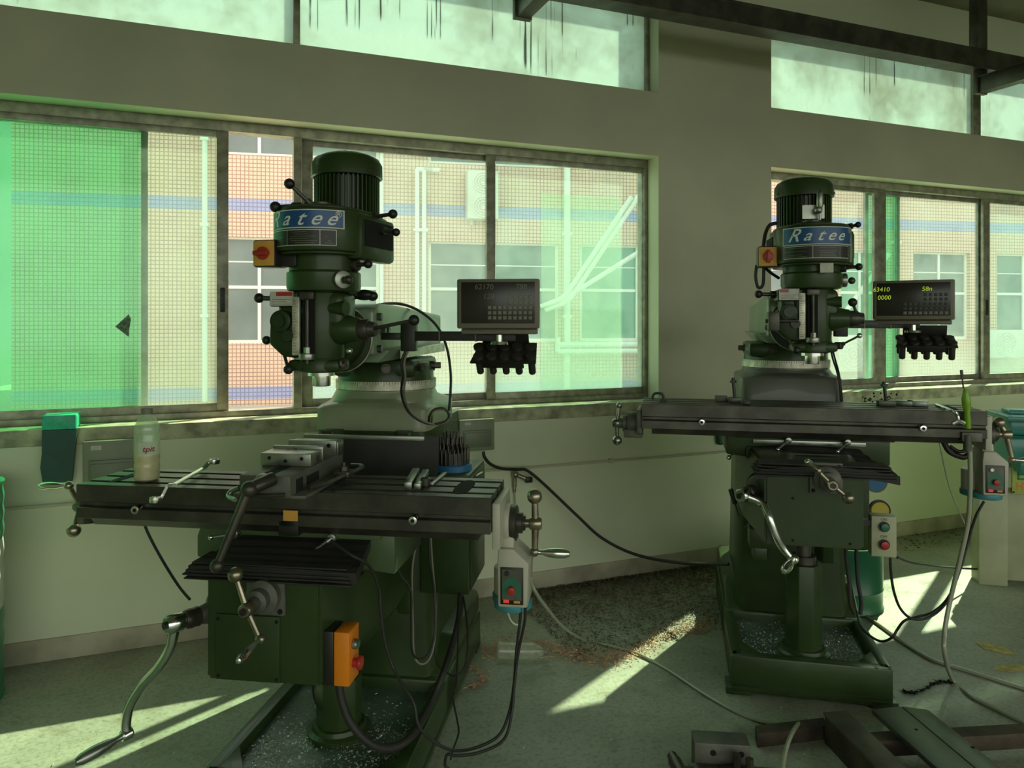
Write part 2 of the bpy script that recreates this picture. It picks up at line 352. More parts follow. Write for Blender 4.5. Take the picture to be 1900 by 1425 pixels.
# ---------------------------------------------------------------- the room, in its own frame: x along the window wall, y outwards, z up
TX, TY = .92848, .37139
W0 = Vector((-2.217, 3.221, 0)); WANG = math.atan2(TY, TX)
def wall_s(px, off=0):
    u = (px-CX)/F; k = off+(-TY*W0.x+TX*W0.y); z = k/(TX-TY*u)
    return (u*z-W0.x)*TX+(z-W0.y)*TY
def wall_h(px, py, off=0):
    u = (px-CX)/F; k = off+(-TY*W0.x+TX*W0.y); z = k/(TX-TY*u); return EYE+(HY-py)/F*z
def wl(s, y, z): return Vector((W0.x+s*TX-y*TY, W0.y+s*TY+y*TX, z))
S0, S1, DEP, CEIL, TH = -2.8, 9.2, -7.2, 3.76, .24
sA, sB = wall_s(1222), wall_s(1431)
ZS, ZH, US, UH = 1.026, 2.49, 2.872, 3.45
def room_obj(b, name, m, **k): return b.done(name, m, None, loc=W0, rot=(0, 0, WANG), **k)
b = B()
b.box((S0, 0, -.1), (S1, TH, ZS-.03)); b.box((S0, 0, ZH), (S1, TH, US)); b.box((S0, 0, UH), (S1, TH, CEIL+.1))
b.box((S0, 0, ZS-.03), (S0+.5, TH, ZH)); b.box((S0, 0, US), (S0+.5, TH, UH))
b.box((sA, 0, ZS-.03), (sB, TH, ZH)); b.box((sA, 0, US), (sB, TH, UH))
b.box((S1-.6, 0, ZS-.03), (S1, TH, ZH)); b.box((S1-.6, 0, US), (S1, TH, UH))
struct(room_obj(b, 'wall_back', 'wall', flat=True))
b = B(); b.box((S0-.2, DEP-.2, -.1), (S1+.2, 0.0, 0)); struct(room_obj(b, 'floor', 'floor', flat=True))
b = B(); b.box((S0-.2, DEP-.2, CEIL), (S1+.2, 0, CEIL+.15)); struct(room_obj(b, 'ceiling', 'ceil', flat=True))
b = B(); b.box((S0-.2, DEP, 0), (S0, 0, CEIL)); struct(room_obj(b, 'wall_left', 'wall_low', flat=True))
b = B(); b.box((S1, DEP, 0), (S1+.2, 0, CEIL)); struct(room_obj(b, 'wall_right', 'wall_low', flat=True))
b = B(); O0, O1, OH = S0+.3, S1-.3, 3.3  # unseen wall behind the camera; wide opening added and sized for fill light
b.box((S0, DEP-.2, 0), (O0, DEP, CEIL)); b.box((O1, DEP-.2, 0), (S1, DEP, CEIL)); b.box((O0, DEP-.2, OH), (O1, DEP, CEIL)); 
struct(room_obj(b, 'wall_front', 'wall_low', flat=True))
b = B(); b.box((S0, -.012, 0), (S1, 0, .10), .004); struct(room_obj(b, 'baseboard_back', 'skirt'))
# sills: thick plaster ledges, proud of the wall
for i, (a, c) in enumerate(((S0+.5, sA), (sB, S1-.6))):
    b = B(); b.box((a-.0, -.02, ZS-.075), (c+.0, TH, ZS), .006); struct(room_obj(b, 'trim_%d' % (i+1), 'sill'))
b = B(); b.box((S0, -.004, .08), (S1, 0, ZS-.075)); struct(room_obj(b, 'trim_4', mat('lower_band_floor_bounce', (.72, .76, .54), .5, var=.07, vscale=1.3, bump=.06, bscale=20), flat=True))  # lower wall coloured lighter to stand in for light bounced off the floor
b = B(); b.box((S0, -.015, UH+.02), (S1, 0, CEIL)); struct(room_obj(b, 'trim_3', mat('upper_band_sun_bounce', (.80, .84, .66), .6), flat=True))  # wall strip coloured lighter to stand in for reflected sunlight
# ground outside
b = B(); b.box((-40, TH, -.12), (60, 60, -.1)); struct(room_obj(b, 'ground_outside', 'outground', flat=True))

b = B(); b.box((-40, -40, -.12), (60, DEP-.2, -.1)); struct(room_obj(b, 'ground_front', mat('unseen_ground_dark', (.07, .07, .06), .9), flat=True))  # unseen ground added behind the room, kept dark to cut light bounced indoors
def window(name, s0, s1, z0, z1, off=.12, dep=.08, head=.05, foot=.03, mull=()):
    o = empty(name, W0, WANG); struct(o)
    b = B()
    b.box((s0, off, z1-head), (s1, off+dep, z1), .002); b.box((s0, off, z0), (s1, off+dep, z0+foot), .002)
    b.box((s0, off, z0+foot), (s0+.025, off+dep, z1-head), .002); b.box((s1-.025, off, z0+foot), (s1, off+dep, z1-head), .002)
    for a, c in mull: b.box((a, off, z0+foot), (c, off+dep, z1-head), .002)
    b.done('window_frame', 'alu', o)
    return o
def sash(o, s0, s1, z0, z1, y, m, st=.045, rt=.035, rb=.05, latch=None, left=None, right=None):
    a = left or st; c = right or st
    b = B()
    b.box((s0, y-.012, z0), (s0+a, y+.012, z1), .002); b.box((s1-c, y-.012, z0), (s1, y+.012, z1), .002)
    b.box((s0+a, y-.012, z1-rt), (s1-c, y+.012, z1), .002); b.box((s0+a, y-.012, z0), (s1-c, y+.012, z0+rb), .002)
    f = b.done('sash', 'alu', o)
    b = B(); b.box((s0+a, y-.002, z0+rb), (s1-c, y+.002, z1-rt)); b.done('pane', m, f, flat=True)
    if latch:
        b = B(); b.box((latch-.011, y-.02, 1.545), (latch+.011, y-.012, 1.665), .003); b.box((latch-.005, y-.024, 1.58), (latch+.005, y-.019, 1.63), .001); b.done('latch', 'black', f)
    return f
YF, YR = .145, .18
ws = lambda p: wall_s(p, YF)
wr = lambda p: wall_s(p, YR)
w1 = window('window_1', S0+.5, sA, ZS, ZH, mull=[(wall_s(545, .12), wall_s(560, .12))])
z0, z1 = ZS+.02, ZH-.045
sash(w1, S0+.55, ws(424), z0, z1, YF, 'glass_green', latch=ws(413), left=.045, right=ws(424)-ws(402))
sash(w1, S0+.55, wr(275), z0, z1, YR, 'glass_back', right=wr(275)-wr(262))
b = B(); b.prism([(ws(214), wall_h(214, 606, YF)), (ws(239), wall_h(239, 583, YF)), (ws(243), wall_h(243, 592, YF)), (ws(240), wall_h(240, 612, YF)), (ws(239), wall_h(239, 625, YF))], YF-.006, YF-.003, 'Y'); b.done('torn_sticker', mat('old_sticker', (.12, .22, .12), .5, var=.6, vscale=60), w1)
sash(w1, wr(560), wr(918), z0, z1, YR, 'glass_clear', left=wr(580)-wr(560), right=.045)
f = sash(w1, ws(902), ws(1208), z0, z1, YF, 'glass_dusty', left=ws(918)-ws(902), right=ws(1208)-ws(1190), latch=ws(1202))
b = B(); b.box((ws(1005), YF+.004, z0+.05), (ws(1152), YF+.006, wall_h(1000, 357, YF))); b.done('protective_film', 'film', f, flat=True)
w2 = window('window_2', sB, S1-.6, ZS, ZH)
sash(w2, ws(1452), ws(1640), z0, z1, YF, 'glass_clear', right=ws(1640)-ws(1620), left=.03)
sash(w2, wr(1636), wr(1828), z0, z1, YR, 'glass_clear', right=wr(1828)-wr(1812), left=.03)
sash(w2, wr(1600)+.05, ws(1682), z0, z1, YF+.066, 'glass_back', left=.03, right=.03)
sash(w2, ws(1822), ws(2100), z0, z1, YF, 'glass_dusty', left=ws(1834)-ws(1822), latch=ws(1828))
w3 = window('window_3', S0+.5, sA, US, UH, off=.10, dep=.05, head=.03, foot=.012, mull=[(wall_s(545, .1), wall_s(557, .1))])
for a, c in ((S0+.52, wall_s(545, .1)), (wall_s(557, .1), sA-.025)):
    b = B(); b.box((a, .12, US+.01), (c, .124, UH-.03)); b.done('frosted_pane', 'glass_frost', w3, flat=True)
w4 = window('window_4', sB, S1-.6, US, UH, off=.10, dep=.05, head=.03, foot=.012, mull=[(wall_s(1806, .1), wall_s(1820, .1))])
for a, c in ((sB+.02, wall_s(1806, .1)), (wall_s(1820, .1), S1-.62)):
    b = B(); b.box((a, .12, US+.01), (c, .124, UH-.03)); b.done('frosted_pane', 'glass_frost', w4, flat=True)
# ---------------------------------------------------------------- the building across the yard
BA = math.atan2(1380, 6550); BO = Vector((-4.63, 14.2, 0)); bt = Vector((math.cos(BA), math.sin(BA))); bn = Vector((-bt.y, bt.x))
def bx(px, off=0):                    # distance along the facade of a picture column
    u = (px-CX)/F; k = off+bn.x*BO.x+bn.y*BO.y; z = k/(bn.x*u+bn.y); return (u*z-BO.x)*bt.x+(z-BO.y)*bt.y
bld = empty('factory_building', BO, BA)
tag(bld, 'pale tiled factory building with blue bands seen across the yard through the windows', 'building')
XL, XR, TOP = bx(21), 24.0, 7.4
cols = [(bx(405), bx(704)), (bx(795), bx(1038)), (bx(1077), bx(1290)), (bx(1345), bx(1500)), (bx(1560), bx(1640)), (bx(1695), bx(1800)), (bx(1850), bx(1960)), (bx(2010), bx(2120))]
rows = [(1.08, 3.10), (4.66, 6.7)]
b = B()
xs = [XL]+[v for c in cols for v in c]+[XR]
for i in range(0, len(xs), 2): b.box((xs[i], 0, -.1), (xs[i+1], .3, TOP))
for c in cols:
    b.box((c[0], 0, -.1), (c[1], .3, rows[0][0])); b.box((c[0], 0, rows[0][1]), (c[1], .3, rows[1][0])); b.box((c[0], 0, rows[1][1]), (c[1], .3, TOP))
b.done('tiled_wall', 'facade', bld, flat=True)
b = B(); b.box((XL, .3, -.1), (XL+.3, 6, TOP)); b.box((XL, 0, TOP), (XR, 6, TOP+.15)); b.done('roof', 'far_dark', bld, flat=True)
for ci, c in enumerate(cols):
    for ri, (za, zb) in enumerate(rows):
        b = B(); m = (c[0]+c[1])/2
        if ci == 0: m = bx(480)
        t = .03
        b.box((c[0], .10, za), (c[1], .16, za+.06)); b.box((c[0], .10, zb-.04), (c[1], .16, zb))
        for x in (c[0]+t, m, c[1]-t) + ((c[0]+(c[1]-c[0])*.80,) if ci == 0 else ()): b.box((x-t, .10, za+.06), (x+t, .16, zb-.04))
        zc = za+(zb-za)*.53
        if ri == 0:
            b.box((c[0]+t*2, .11, zc-.03), (m-t, .15, zc+.03)); b.box((m+t, .11, zc-.03), (c[1]-2*t, .15, zc+.03)); zc2 = za+(zb-za)*.77
            b.box((c[0]+t*2, .12, zc2-.012), (c[1]-2*t, .14, zc2+.012))
        f = b.done('window', 'bframe', bld, flat=True)
        b = B(); b.box((c[0], .13, za+.03), (c[1], .135, zb-.02)); b.done('pane', 'bwin_g' if (ci in (2, 4) and ri == 0) else 'bwin', f, flat=True)
        b = B(); b.box((c[0], .6, za), (c[1], .62, zb)); b.done('blind', 'far_dark', f, flat=True)
for px, r in ((380, .05), (774, .045), (787, .045), (1052, .07), (708, .035), (1330, .06), (1664, .06)):
    x = bx(px, -.1); b = B(); top = 4.5 if px in (774, 787) else 7.2
    pts = [(x, -.1, 0), (x, -.1, top)]
    b.cyl(pts[0], pts[1], r, n=12)
    if px in (774, 787): b.cyl((x-.02, -.1, top), (x+.3, -.1, top), r, n=12)
    for z in (1.6, 3.3, 4.9): b.box((x-r-.02, -.16, z-.03), (x+r+.02, 0, z+.03))
    b.done('rain_pipe', 'pipe_white', bld)
for z in (1.12, .98):
    b = B(); b.cyl((bx(1035, -.2), -.2, z-.1), (bx(1500, -.2), -.2, z-.1), .055, n=12); b.cyl((bx(1035, -.2), -.2, z-.1), (bx(1035, -.2), -.2, z+.05), .055, n=12); b.done('water_pipe', 'pipe_white', bld)
for k, (p, q) in enumerate((((1052, 545), (1172, 365)), ((1060, 552), (1186, 362)), ((1062, 545), (1195, 462)), ((1560, 590), (1650, 470)))):
    b = B()
    a = Vector((bx(p[0], -.35), -.35, EYE+(HY-p[1])/F*(bn.dot(BO.xy)-.35)/(bn.x*(p[0]-CX)/F+bn.y)))
    c = Vector((bx(q[0], -.9), -.9, EYE+(HY-q[1])/F*(bn.dot(BO.xy)-.9)/(bn.x*(q[0]-CX)/F+bn.y)))
    if k < 3: b.tube([(a.x-.45, -.02, a.z-.25), (a.x-.15, -.3, a.z-.12), a, c], .05, smooth=1)
    else: b.tube([a, c], .05, smooth=1)
    b.done('diagonal_pipe', 'pipe_white', bld)
def ac(px0, px1, py0, py1, fans):
    x0, x1 = bx(px0, -.4), bx(px1, -.4); zz = lambda py: EYE+(HY-py)/F*(bn.dot(BO.xy)-.4)/(bn.x*((px0+px1)/2-CX)/F+bn.y)
    z0, z1 = zz(py1), zz(py0)
    o = empty('air_conditioner', (BO.x+bt.x*x0, BO.y+bt.y*x0, z0), BA)
    wd, h = x1-x0, z1-z0
    b = B(); b.box((0, -.40, 0), (wd, -.06, h), .02); b.box((.1, -.06, -.08), (.16, 0.0, .1)); b.box((wd-.16, -.06, -.08), (wd-.1, 0, .1)); b.done('casing', 'acwhite', o)
    for i in range(fans):
        cx, cz, r = wd*.5 if fans > 1 else wd*.42, h*(i+.5)/fans, min(h/fans, wd)*.42
        b = B()
        for k in range(1, 5): 
            rr = r*k/4; b.tube([(cx+rr*math.cos(a), -.415, cz+rr*math.sin(a)) for a in [2*math.pi*j/20 for j in range(21)]], .008, n=5, smooth=1)
        for k in range(8): a = math.pi*k/8; b.cyl((cx-r*math.cos(a), -.41, cz-r*math.sin(a)), (cx+r*math.cos(a), -.41, cz+r*math.sin(a)), .005, n=5)
        b.done('fan_grille', 'bframe', o)
    return o
tag(ac(868, 925, 316, 406, 2), 'tall white twin-fan air conditioner on the tiled facade, behind the middle window', 'air conditioner', 'air conditioners outside')
tag(ac(1556, 1618, 622, 690, 1), 'white single-fan air conditioner low on the facade, right of the far milling machine', 'air conditioner', 'air conditioners outside')
tag(ac(1838, 1905, 612, 664, 1), 'white single-fan air conditioner low on the facade at the right edge of the picture', 'air conditioner', 'air conditioners outside')
# the sunlit block further left
fb = empty('balcony_building', (-16.5, 15.5, 0), BA)
tag(fb, 'sunlit yellow building with dark balconies glimpsed through the green glass at the far left', 'building')
b = B(); b.box((-4, .6, -.1), (4.4, 6, 8.4)); b.done('wall', 'far_dark', fb, flat=True)
for z in (-.1, 1.7, 3.5, 5.6, 7.6):
    b = B(); b.box((-4, 0, z), (4.7, .6, z+1.0)); b.done('balcony', 'far_wall', fb, flat=True)
for k, p in enumerate([(wl(-2.2, .145, 0))]): pass

# ---------------------------------------------------------------- on the wall
def wobj(name, s, y, z, label=None, cat=None, group=None):
    o = empty(name, wl(s, y, z), WANG)
    return tag(o, label, cat, group)
def fusebox(px0, px1, py0, py1, label):
    s0, s1 = wall_s(px0, -.07), wall_s(px1, -.07); zb, zt = wall_h(px0, py1, -.07), wall_h(px0, py0, -.07)
    o = wobj('fuse_box', s0, 0, zb, label, 'fuse box', 'fuse boxes under the window sill'); w_, h = s1-s0, zt-zb
    b = B(); b.box((0, -.07, 0), (w_, -.0, h), .006); b.done('casing', 'box_grey', o)
    b = B(); b.box((w_*.10, -.078, h*.12), (w_*.90, -.0695, h*.66), .004); b.box((w_*.13, -.083, h*.17), (w_*.87, -.077, h*.60), .003); b.done('door', 'box_door', o)
    b = B(); b.box((w_*.14, -.0715, h*.84), (w_*.32, -.0695, h*.92), 0); b.done('badge', 'sticker', o, flat=True)
    return o
fusebox(153, 262, 820, 925, 'grey green fuse box on the wall beneath the left window, behind the bottle')
fusebox(853, 918, 780, 839, 'grey green fuse box between the two machines with a black cable leaving it')
def sill_box(px0, px1, py0, py1, pyb, label, drop):
    s0, s1 = wall_s(px0, -.05), wall_s(px1, -.05); zt = wall_h(px0, py0, -.05); zb = wall_h(px0, pyb, -.05)
    o = wobj('card_box', s0, 0, ZS, label, 'box', 'green boxes on the sill'); w_ = s1-s0
    b = B(); b.box((0, -.055, .0), (w_, .06, .062), .002); b.done('carton', 'teal_box', o)
    b = B(); b.box((w_, -.05, .008), (w_+.002, .055, .054)); b.done('end_label', 'teal_box', o)
    return o
sill_box(78, 141, 778, 800, 895, 'bright green card box lying on the sill at the left, above a dark green sleeve', True)
s0, s1 = wall_s(78, -.05), wall_s(143, -.05)
b = B(); zt, zb = ZS-.002, wall_h(78, 897, -.05)
b.prism([(0, zt), (0, zt-.10), (-.006, zt-.16), (.002, zb+.01), (.004, zb), (s1-s0-.02, zb), (s1-s0-.012, zb+.1), (s1-s0, zt)], -.055, -.022, 'Y')
tag(b.done('hanging_sleeve', 'teal_dk', None, loc=wl(s0, 0, 0), rot=(0, 0, WANG)), 'dark green plastic sleeve hanging below the sill under the bright green box', 'sleeve')
for px0, px1, py0, py1, lab in ((828, 850, 764, 802, 'dark green sleeve hanging beside the fuse box behind the near machine column'), (1332, 1366, 800, 826, 'dark green sleeve on the wall below the left end of the far machine table')):
    a, c = wall_s(px0, -.03), wall_s(px1, -.03); zt, zb = wall_h(px0, py0, -.03), wall_h(px0, py1, -.03)
    b = B(); b.prism([(0, zt), (.004, zb+.02), (.012, zb), (c-a, zb+.012), (c-a, zt)], -.04, -.0, 'Y', .004)
    tag(b.done('hanging_sleeve', 'teal_dk', None, loc=wl(a, 0, 0), rot=(0, 0, WANG)), lab, 'sleeve')
# thin air line along the wall, with a tap
zp = wall_h(1100, 858, -.02)
b = B(); b.cyl((S0, -.018, zp), (S1, -.018, zp), .0075, n=10)
for s in [S0+.4+k*.9 for k in range(13)]: b.box((s-.012, -.03, zp-.012), (s+.012, 0, zp+.012), .002)
tag(room_obj(b, 'air_pipe', 'wall'), 'thin painted air pipe clipped along the wall below the windows', 'pipe')
o = wobj('air_valve', wall_s(956, -.03), -.02, zp, 'small brass air valve hanging from the wall pipe with a thin hose', 'valve')
b = B(); b.cyl((0, 0, .0), (0, 0, -.10), .012, n=14); b.cyl((0, -.01, -.03), (.07, -.03, -.06), .011, n=12); b.ball((0, -.01, -.03), .02); b.cyl((0, 0, -.1), (0, -.0, -.13), .008, n=10); b.done('valve_body', 'brassy', o)
b = B(); b.box((.05, -.045, -.075), (.09, -.02, -.045), .004); b.done('tap_lever', 'black', o)
b = B(); b.tube([(0, 0, -.13), (.01, -.01, -.3), (.03, -.02, -.5), (.06, -.06, -.75)], .004); b.done('thin_hose', 'hose', o)
# black mould specks on the sill at right and grit: surface marks belong to the sill; scrap on ledge
b = B()
for k in range(60):
    p = random.uniform(1592, 1660); s = wall_s(p); z = random.uniform(.965, 1.02)
    b.ball((s, -.022, z-.02+.015*math.sin(p)), random.uniform(.003, .009), n=6, sc=(1, .3, .8))
tag(room_obj(b, 'grime_specks', 'void'), 'black specks of grime on the sill face right of the far machine', 'grime', kind='stuff')

# ---------------------------------------------------------------- steel beam with hangers, near the ceiling
BY = -.5
def wfac(off): return (off+(-TY*W0.x+TX*W0.y))
zb_ = wall_h(1500, 76.5, BY); zt_ = wall_h(1500, 47, BY)
o = empty('steel_beam', wl(0, BY, 0), WANG)
tag(o, 'long dark steel beam hung below the ceiling in front of the high windows', 'beam')
b = B(); L0, L1 = S0+.05, S1-.05
b.box((L0, -.008, zb_+.012), (L1, .008, zt_+.02)); b.box((L0, -.06, zb_), (L1, .06, zb_+.014), .002); b.box((L0, -.06, zt_+.015), (L1, .06, zt_+.03), .002)
b.box((L0, -.058, zb_+.013), (L1, -.05, zt_+.016))
b.done('girder', 'steel_dk', o, flat=True)
for px, near in ((967, 0), (1815, 1)):
    s = wall_s(px, BY)
    b = B(); b.box((s-.045, -.03, zt_+.03), (s+.045, .03, CEIL), .002); b.done('hanger', 'steel_dk', o)
    b = B(); zz = zb_-.001; s2 = s
    b.box((s2-.045, -.03, zz-.15), (s2+.045, .0, zz), .002); b.box((s2-.035, -.75, zz-.145), (s2+.035, -.03, zz-.05), .002)
    b.box((s2-.045, -.75, zz-.05), (s2+.045, -.03, zz-.044)); b.done('bracket', 'steel_dk', o)

# ---------------------------------------------------------------- drums, pail
def drum(x, y, r, h, label, band=True, m='drum_green'):
    o = empty('oil_drum' if band else 'pail', (x, y, 0)); tag(o, label, 'drum' if band else 'pail')
    prof = [(0, 0), (r, 0), (r+.006, .01), (r, .02)]
    if band:
        def seg(a, c, n):
            out = []
            for k in range(n+1):
                t = a+(c-a)*k/n; out.append((r+(.005 if k % 2 else 0), t))
            return out
        b = B(); b.lathe(prof+seg(.03, h*.42, 8), n=48); b.done('lower_shell', m, o)
        b = B(); b.lathe([(0, h*.42)]+seg(h*.42, h*.74, 6)+[(0, h*.74)], n=48); b.done('white_band', 'drum_white', o)
        b = B(); b.lathe([(0, h*.74)]+seg(h*.74, h-.03, 6)+[(r, h-.015), (r+.006, h), (r-.01, h), (r-.012, h-.02), (0, h-.02)], n=48); b.done('upper_shell', m, o)
        a0 = math.atan2(-y, -x)
        b = B()
        for k in range(6):
            aa = a0+.9-.09*k; zz = h*.6; b.box((-.008, -.003, -.03), (.008, .003, .03))
        b.bm.free()
    else:
        b = B(); b.lathe(prof+[(r, h*.3), (r+.004, h*.32), (r, h*.34), (r+.004, h-.01), (r+.01, h), (r-.004, h), (r-.008, .02), (0, .02)], n=40); b.done('pail_shell', m, o)
    return o
drum(-2.2967, 2.8445, .29, .86, 'green oil drum with a white middle band at the left edge')
z = 3.95; drum((1631-CX)/F*z-.19, z, .19, .34, 'dark green metal pail on the floor behind the far milling machine', False, 'pail_green')

# ---------------------------------------------------------------- turret milling machines (local frame: x right, y to the back, z up)
def crank_grip(a, b_, r=.012):
    a, b_ = V(*a), V(*b_); d = b_-a; L = d.length
    return B().lathe([(0, 0), (r*.75, 0), (r*.6, L*.06), (r*.55, L*.22), (r*.95, L*.38), (r*1.15, L*.62), (r*1.05, L*.86), (r*.6, L*.98), (0, L)], a, d, 20)
def cast_hub(bld, c, ax, r, L):
    c, ax = V(*c), V(*ax).normalized(); bld.lathe([(0, 0), (r*.8, 0), (r, L*.15), (r, L*.85), (r*.8, L), (0, L)], c-ax*L/2, ax, 20); return bld
def lever(name, parent, a, e, r=.006, kr=.016, m='steel_dk', mk='black', hub=None, collar=True):
    b = B(); a, e = V(*a), V(*e)
    b.cyl(a, e, r, n=10)
    if collar: b.cyl(a-(e-a).normalized()*.008, a+(e-a).normalized()*.02, r*1.9, n=12)
    if hub: b.cyl(hub[0], hub[1], hub[2], n=18, bev=.003)
    o = b.done(name, m, parent); B().ball(e, kr).done('knob', mk, o); return o

def mill(P, label):
    th = R(P['yaw'])
    o = empty('milling_machine', (P['o'][0], P['o'][1], 0), -th); tag(o, label, 'milling machine', 'turret milling machines')
    G, GD, GL = 'green', 'green_dk', 'green_glare'
    # --- base with chip tray
    y0, y1, hb = P['by'], .48, .158
    b = B()
    out = [(-.30, y0), (.30, y0), (.30, y1), (-.30, y1)]
    b.box((-.30, y0, .012), (.30, y1, .05), .004)
    b.prism([(-.30, y0), (.30, y0), (.292, y0+.05), (-.292, y0+.05)], .03, hb, 'Z', .006)        # front rim
    b.prism([(-.30, y0), (-.255, y0+.03), (-.255, -.15), (-.30, -.02)], .03, hb, 'Z', .006)
    b.prism([(.30, y0), (.255, y0+.03), (.255, -.15), (.30, -.02)], .03, hb, 'Z', .006)
    b.prism([(-.292, y0+.045), (-.18, y0+.045), (-.255, y0+.16)], .03, hb-.001, 'Z', .003)
    b.prism([(.292, y0+.045), (.18, y0+.045), (.255, y0+.16)], .03, hb-.001, 'Z', .003)
    b.box((-.30, -.22, .03), (.30, y1, hb+.005), .012); b.prism([(-.20, hb), (-.05, .27), (y1-.03, .27), (y1, .24), (y1, hb)], -.295, .295, 'X', .02)
    for sx in (-1, 1):
        b.box((sx*.27-.05, y0, 0), (sx*.27+.05, y0+.1, .03), .003); b.box((sx*.25-.05, y1-.1, 0), (sx*.25+.05, y1, .03), .003)
    base = b.done('base', G, o)
    b = B()
    for x, y in ((-.27, y0+.035), (.27, y0+.035), (-.275, -.10), (.275, -.10)): b.cyl((x, y, hb-.004), (x, y, hb+.0015), .010, n=14)
    b.done('bolt_hole', 'void', base)
    B().box((-.262, y0+.045, .052), (.262, -.16, .118)).done('tray_floor', 'tray', base)
    b = B()
    for k in range(2400):
        t = random.random(); x = random.uniform(-.24, .24)*(1 if random.random() < .4 else 1); y = y0+.07+abs(random.gauss(0, .2))
        if random.random() < .6: x = (.05+random.random()*.19)*(1 if random.random() < .6 else -1)
        if y > -.2: continue
        s_ = random.uniform(.002, .007); h = .119+random.random()*.010
        v = [b.bm.verts.new((x+random.uniform(-s_, s_), y+random.uniform(-s_, s_), h+random.uniform(0, s_))) for _ in range(3)]; b.bm.faces.new(v)
    ch = b.done('swarf', 'chip_si', base, flat=True); ch['kind'] = 'stuff'
    # --- lift screw post
    sx, sy = P['screw']
    b = B(); b.lathe([(.105, .10), (.105, .135), (.090, .142), (.085, .155), (.0, .155)], (sx, sy, 0), n=32)
    b.prism([(sx+.075*math.cos(a), sy+.075*math.sin(a)) for a in [R(22.5+45*k) for k in range(8)]], .09, P['kz0']-.20, 'Z', .004)
    b.done('screw_pedestal', G, o)
    B().cyl((sx, sy, P['kz0']-.2), (sx, sy, P['kz0']+.03), .03, n=20).cyl((sx, sy, P['kz0']-.2), (sx, sy, P['kz0']-.17), .05, n=20).done('lift_screw', 'steel_dk', o)
    # --- column
    b = B(); CW = .232
    for z0_, z1_, w0_, w1_ in ((.16, .30, .25, CW+.004), (.30, 1.10, CW+.004, CW-.012)):
        def rr(wd, z): 
            yf, yb, c = -.20, .38, .035
            return [(-wd+c, yf), (wd-c, yf), (wd, yf+c), (wd, yb-c), (wd-c, yb), (-wd+c, yb), (-wd, yb-c), (-wd, yf+c)]
        t = bmesh.new(); lo = [t.verts.new((x, y, z0_)) for x, y in rr(w0_, 0)]; hi = [t.verts.new((x, y, z1_)) for x, y in rr(w1_, 0)]
        t.faces.new(lo[::-1]); t.faces.new(hi)
        for i in range(8): t.faces.new([lo[i], lo[(i+1) % 8], hi[(i+1) % 8], hi[i]])
        b._add(t)
    for s in (-1, 1): b.prism([(s*.10, -.20), (s*.17, -.20), (s*.17, -.26), (s*.125, -.26)], .42, 1.09, 'Z', .003)
    b.done('column', G, o, angle=50)
    for s in (-1, 1): B().box((s*.148-.018, -.263, .55), (s*.148+.018, -.258, 1.09)).done('slideway', 'steel_dk', o)
    # flare under the turret
    b = B(); zt = P['ring']; kk = 1 if P['n'] == 1 else .68
    n = 40; t = bmesh.new(); prev = None
    def sup(hw, hd, ex, z):
        out = []
        for k in range(n):
            a = 2*math.pi*k/n; c, s = math.cos(a), math.sin(a)
            out.append((hw*math.copysign(abs(c)**(2/ex), c), .03*(1 if hd > .21 else 0)+hd*math.copysign(abs(s)**(2/ex), s), z))
        return out
    for hw, hd, ex, z in ((.224, .235, 12, 1.085), (.224, .235, 12, zt-.070*kk), (.221, .231, 8, zt-.060*kk), (.207, .212, 4, zt-.047*kk), (.201, .202, 2.6, zt-.030*kk), (.198, .198, 2, zt-.008), (.198, .198, 2, zt-.002)):
        ring = [t.verts.new(p) for p in sup(hw, hd, ex, z)]
        if prev:
            for k in range(n): t.faces.new([prev[k], prev[(k+1) % n], ring[(k+1) % n], ring[k]])
        else: t.faces.new(ring[::-1])
        prev = ring
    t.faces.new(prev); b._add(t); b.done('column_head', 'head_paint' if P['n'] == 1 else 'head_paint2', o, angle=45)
    b = B(); b.lathe([(.19, 0), (.201, 0), (.201, .034), (.19, .034)], (0, 0, zt), n=64); rg = b.done('degree_ring', 'scale', o)
    b = B()
    for k in range(120):
        a = 2*math.pi*k/120; l = .016 if k % 5 == 0 else .009
        b.box((-.0006, -.0012, 0), (.0006, .0004, l)); 
        for v in b.bm.verts[-8:] if False else []: pass
    b.bm.free(); b = B()
    for k in range(120):
        a = 2*math.pi*k/120; l = .018 if k % 5 == 0 else .010; c, s = math.cos(a), math.sin(a)
        vs = [b.bm.verts.new((.2016*c-s*q, .2016*s+c*q, zt+.034-hh)) for q, hh in ((-.0008, 0), (.0008, 0), (.0008, l), (-.0008, l))]; b.bm.faces.new(vs)
    b.done('graduation', 'void', rg, flat=True)
    # --- turret, ram
    rx = P['rx']
    b = B(); b.lathe([(0, zt+.034), (.192, zt+.034), (.190, zt+.07), (.175, zt+.10), (.12, zt+.12), (0, zt+.12)], n=48)
    b.box((rx-.165, -.17, zt+.05), (rx+.165, .19, zt+.118), .02); tur = b.done('turret', G, o, angle=40)
    for x, y in ((.17, -.12), (.19, .05), (-.17, -.12), (-.19, .05), (.06, -.195), (-.08, -.19)):
        b = B()
        b.cyl((x*.86, y*.86, zt+.085), (x*1.12, y*1.12, zt+.085), .013, n=6); b.cyl((x*.8, y*.8, zt+.085), (x*.99, y*.99, zt+.085), .019, n=12); b.done('clamp_bolt', 'steel_dk', tur)
    rz0, rz1 = zt+.12, zt+.325; ry0, ry1 = P['ram']
    b = B(); b.prism([(ry0, rz0+.03), (ry1, rz0+.03), (ry1, rz1-.03), (ry0+.25, rz1), (ry0+.05, rz1), (ry0, rz1-.02)], rx-.115, rx+.115, 'X', .012, 3)
    b.prism([(rx-.10, rz0), (rx+.10, rz0), (rx+.14, rz0+.045), (rx-.14, rz0+.045)], ry0+.1, ry1+.03, 'Y', .003)
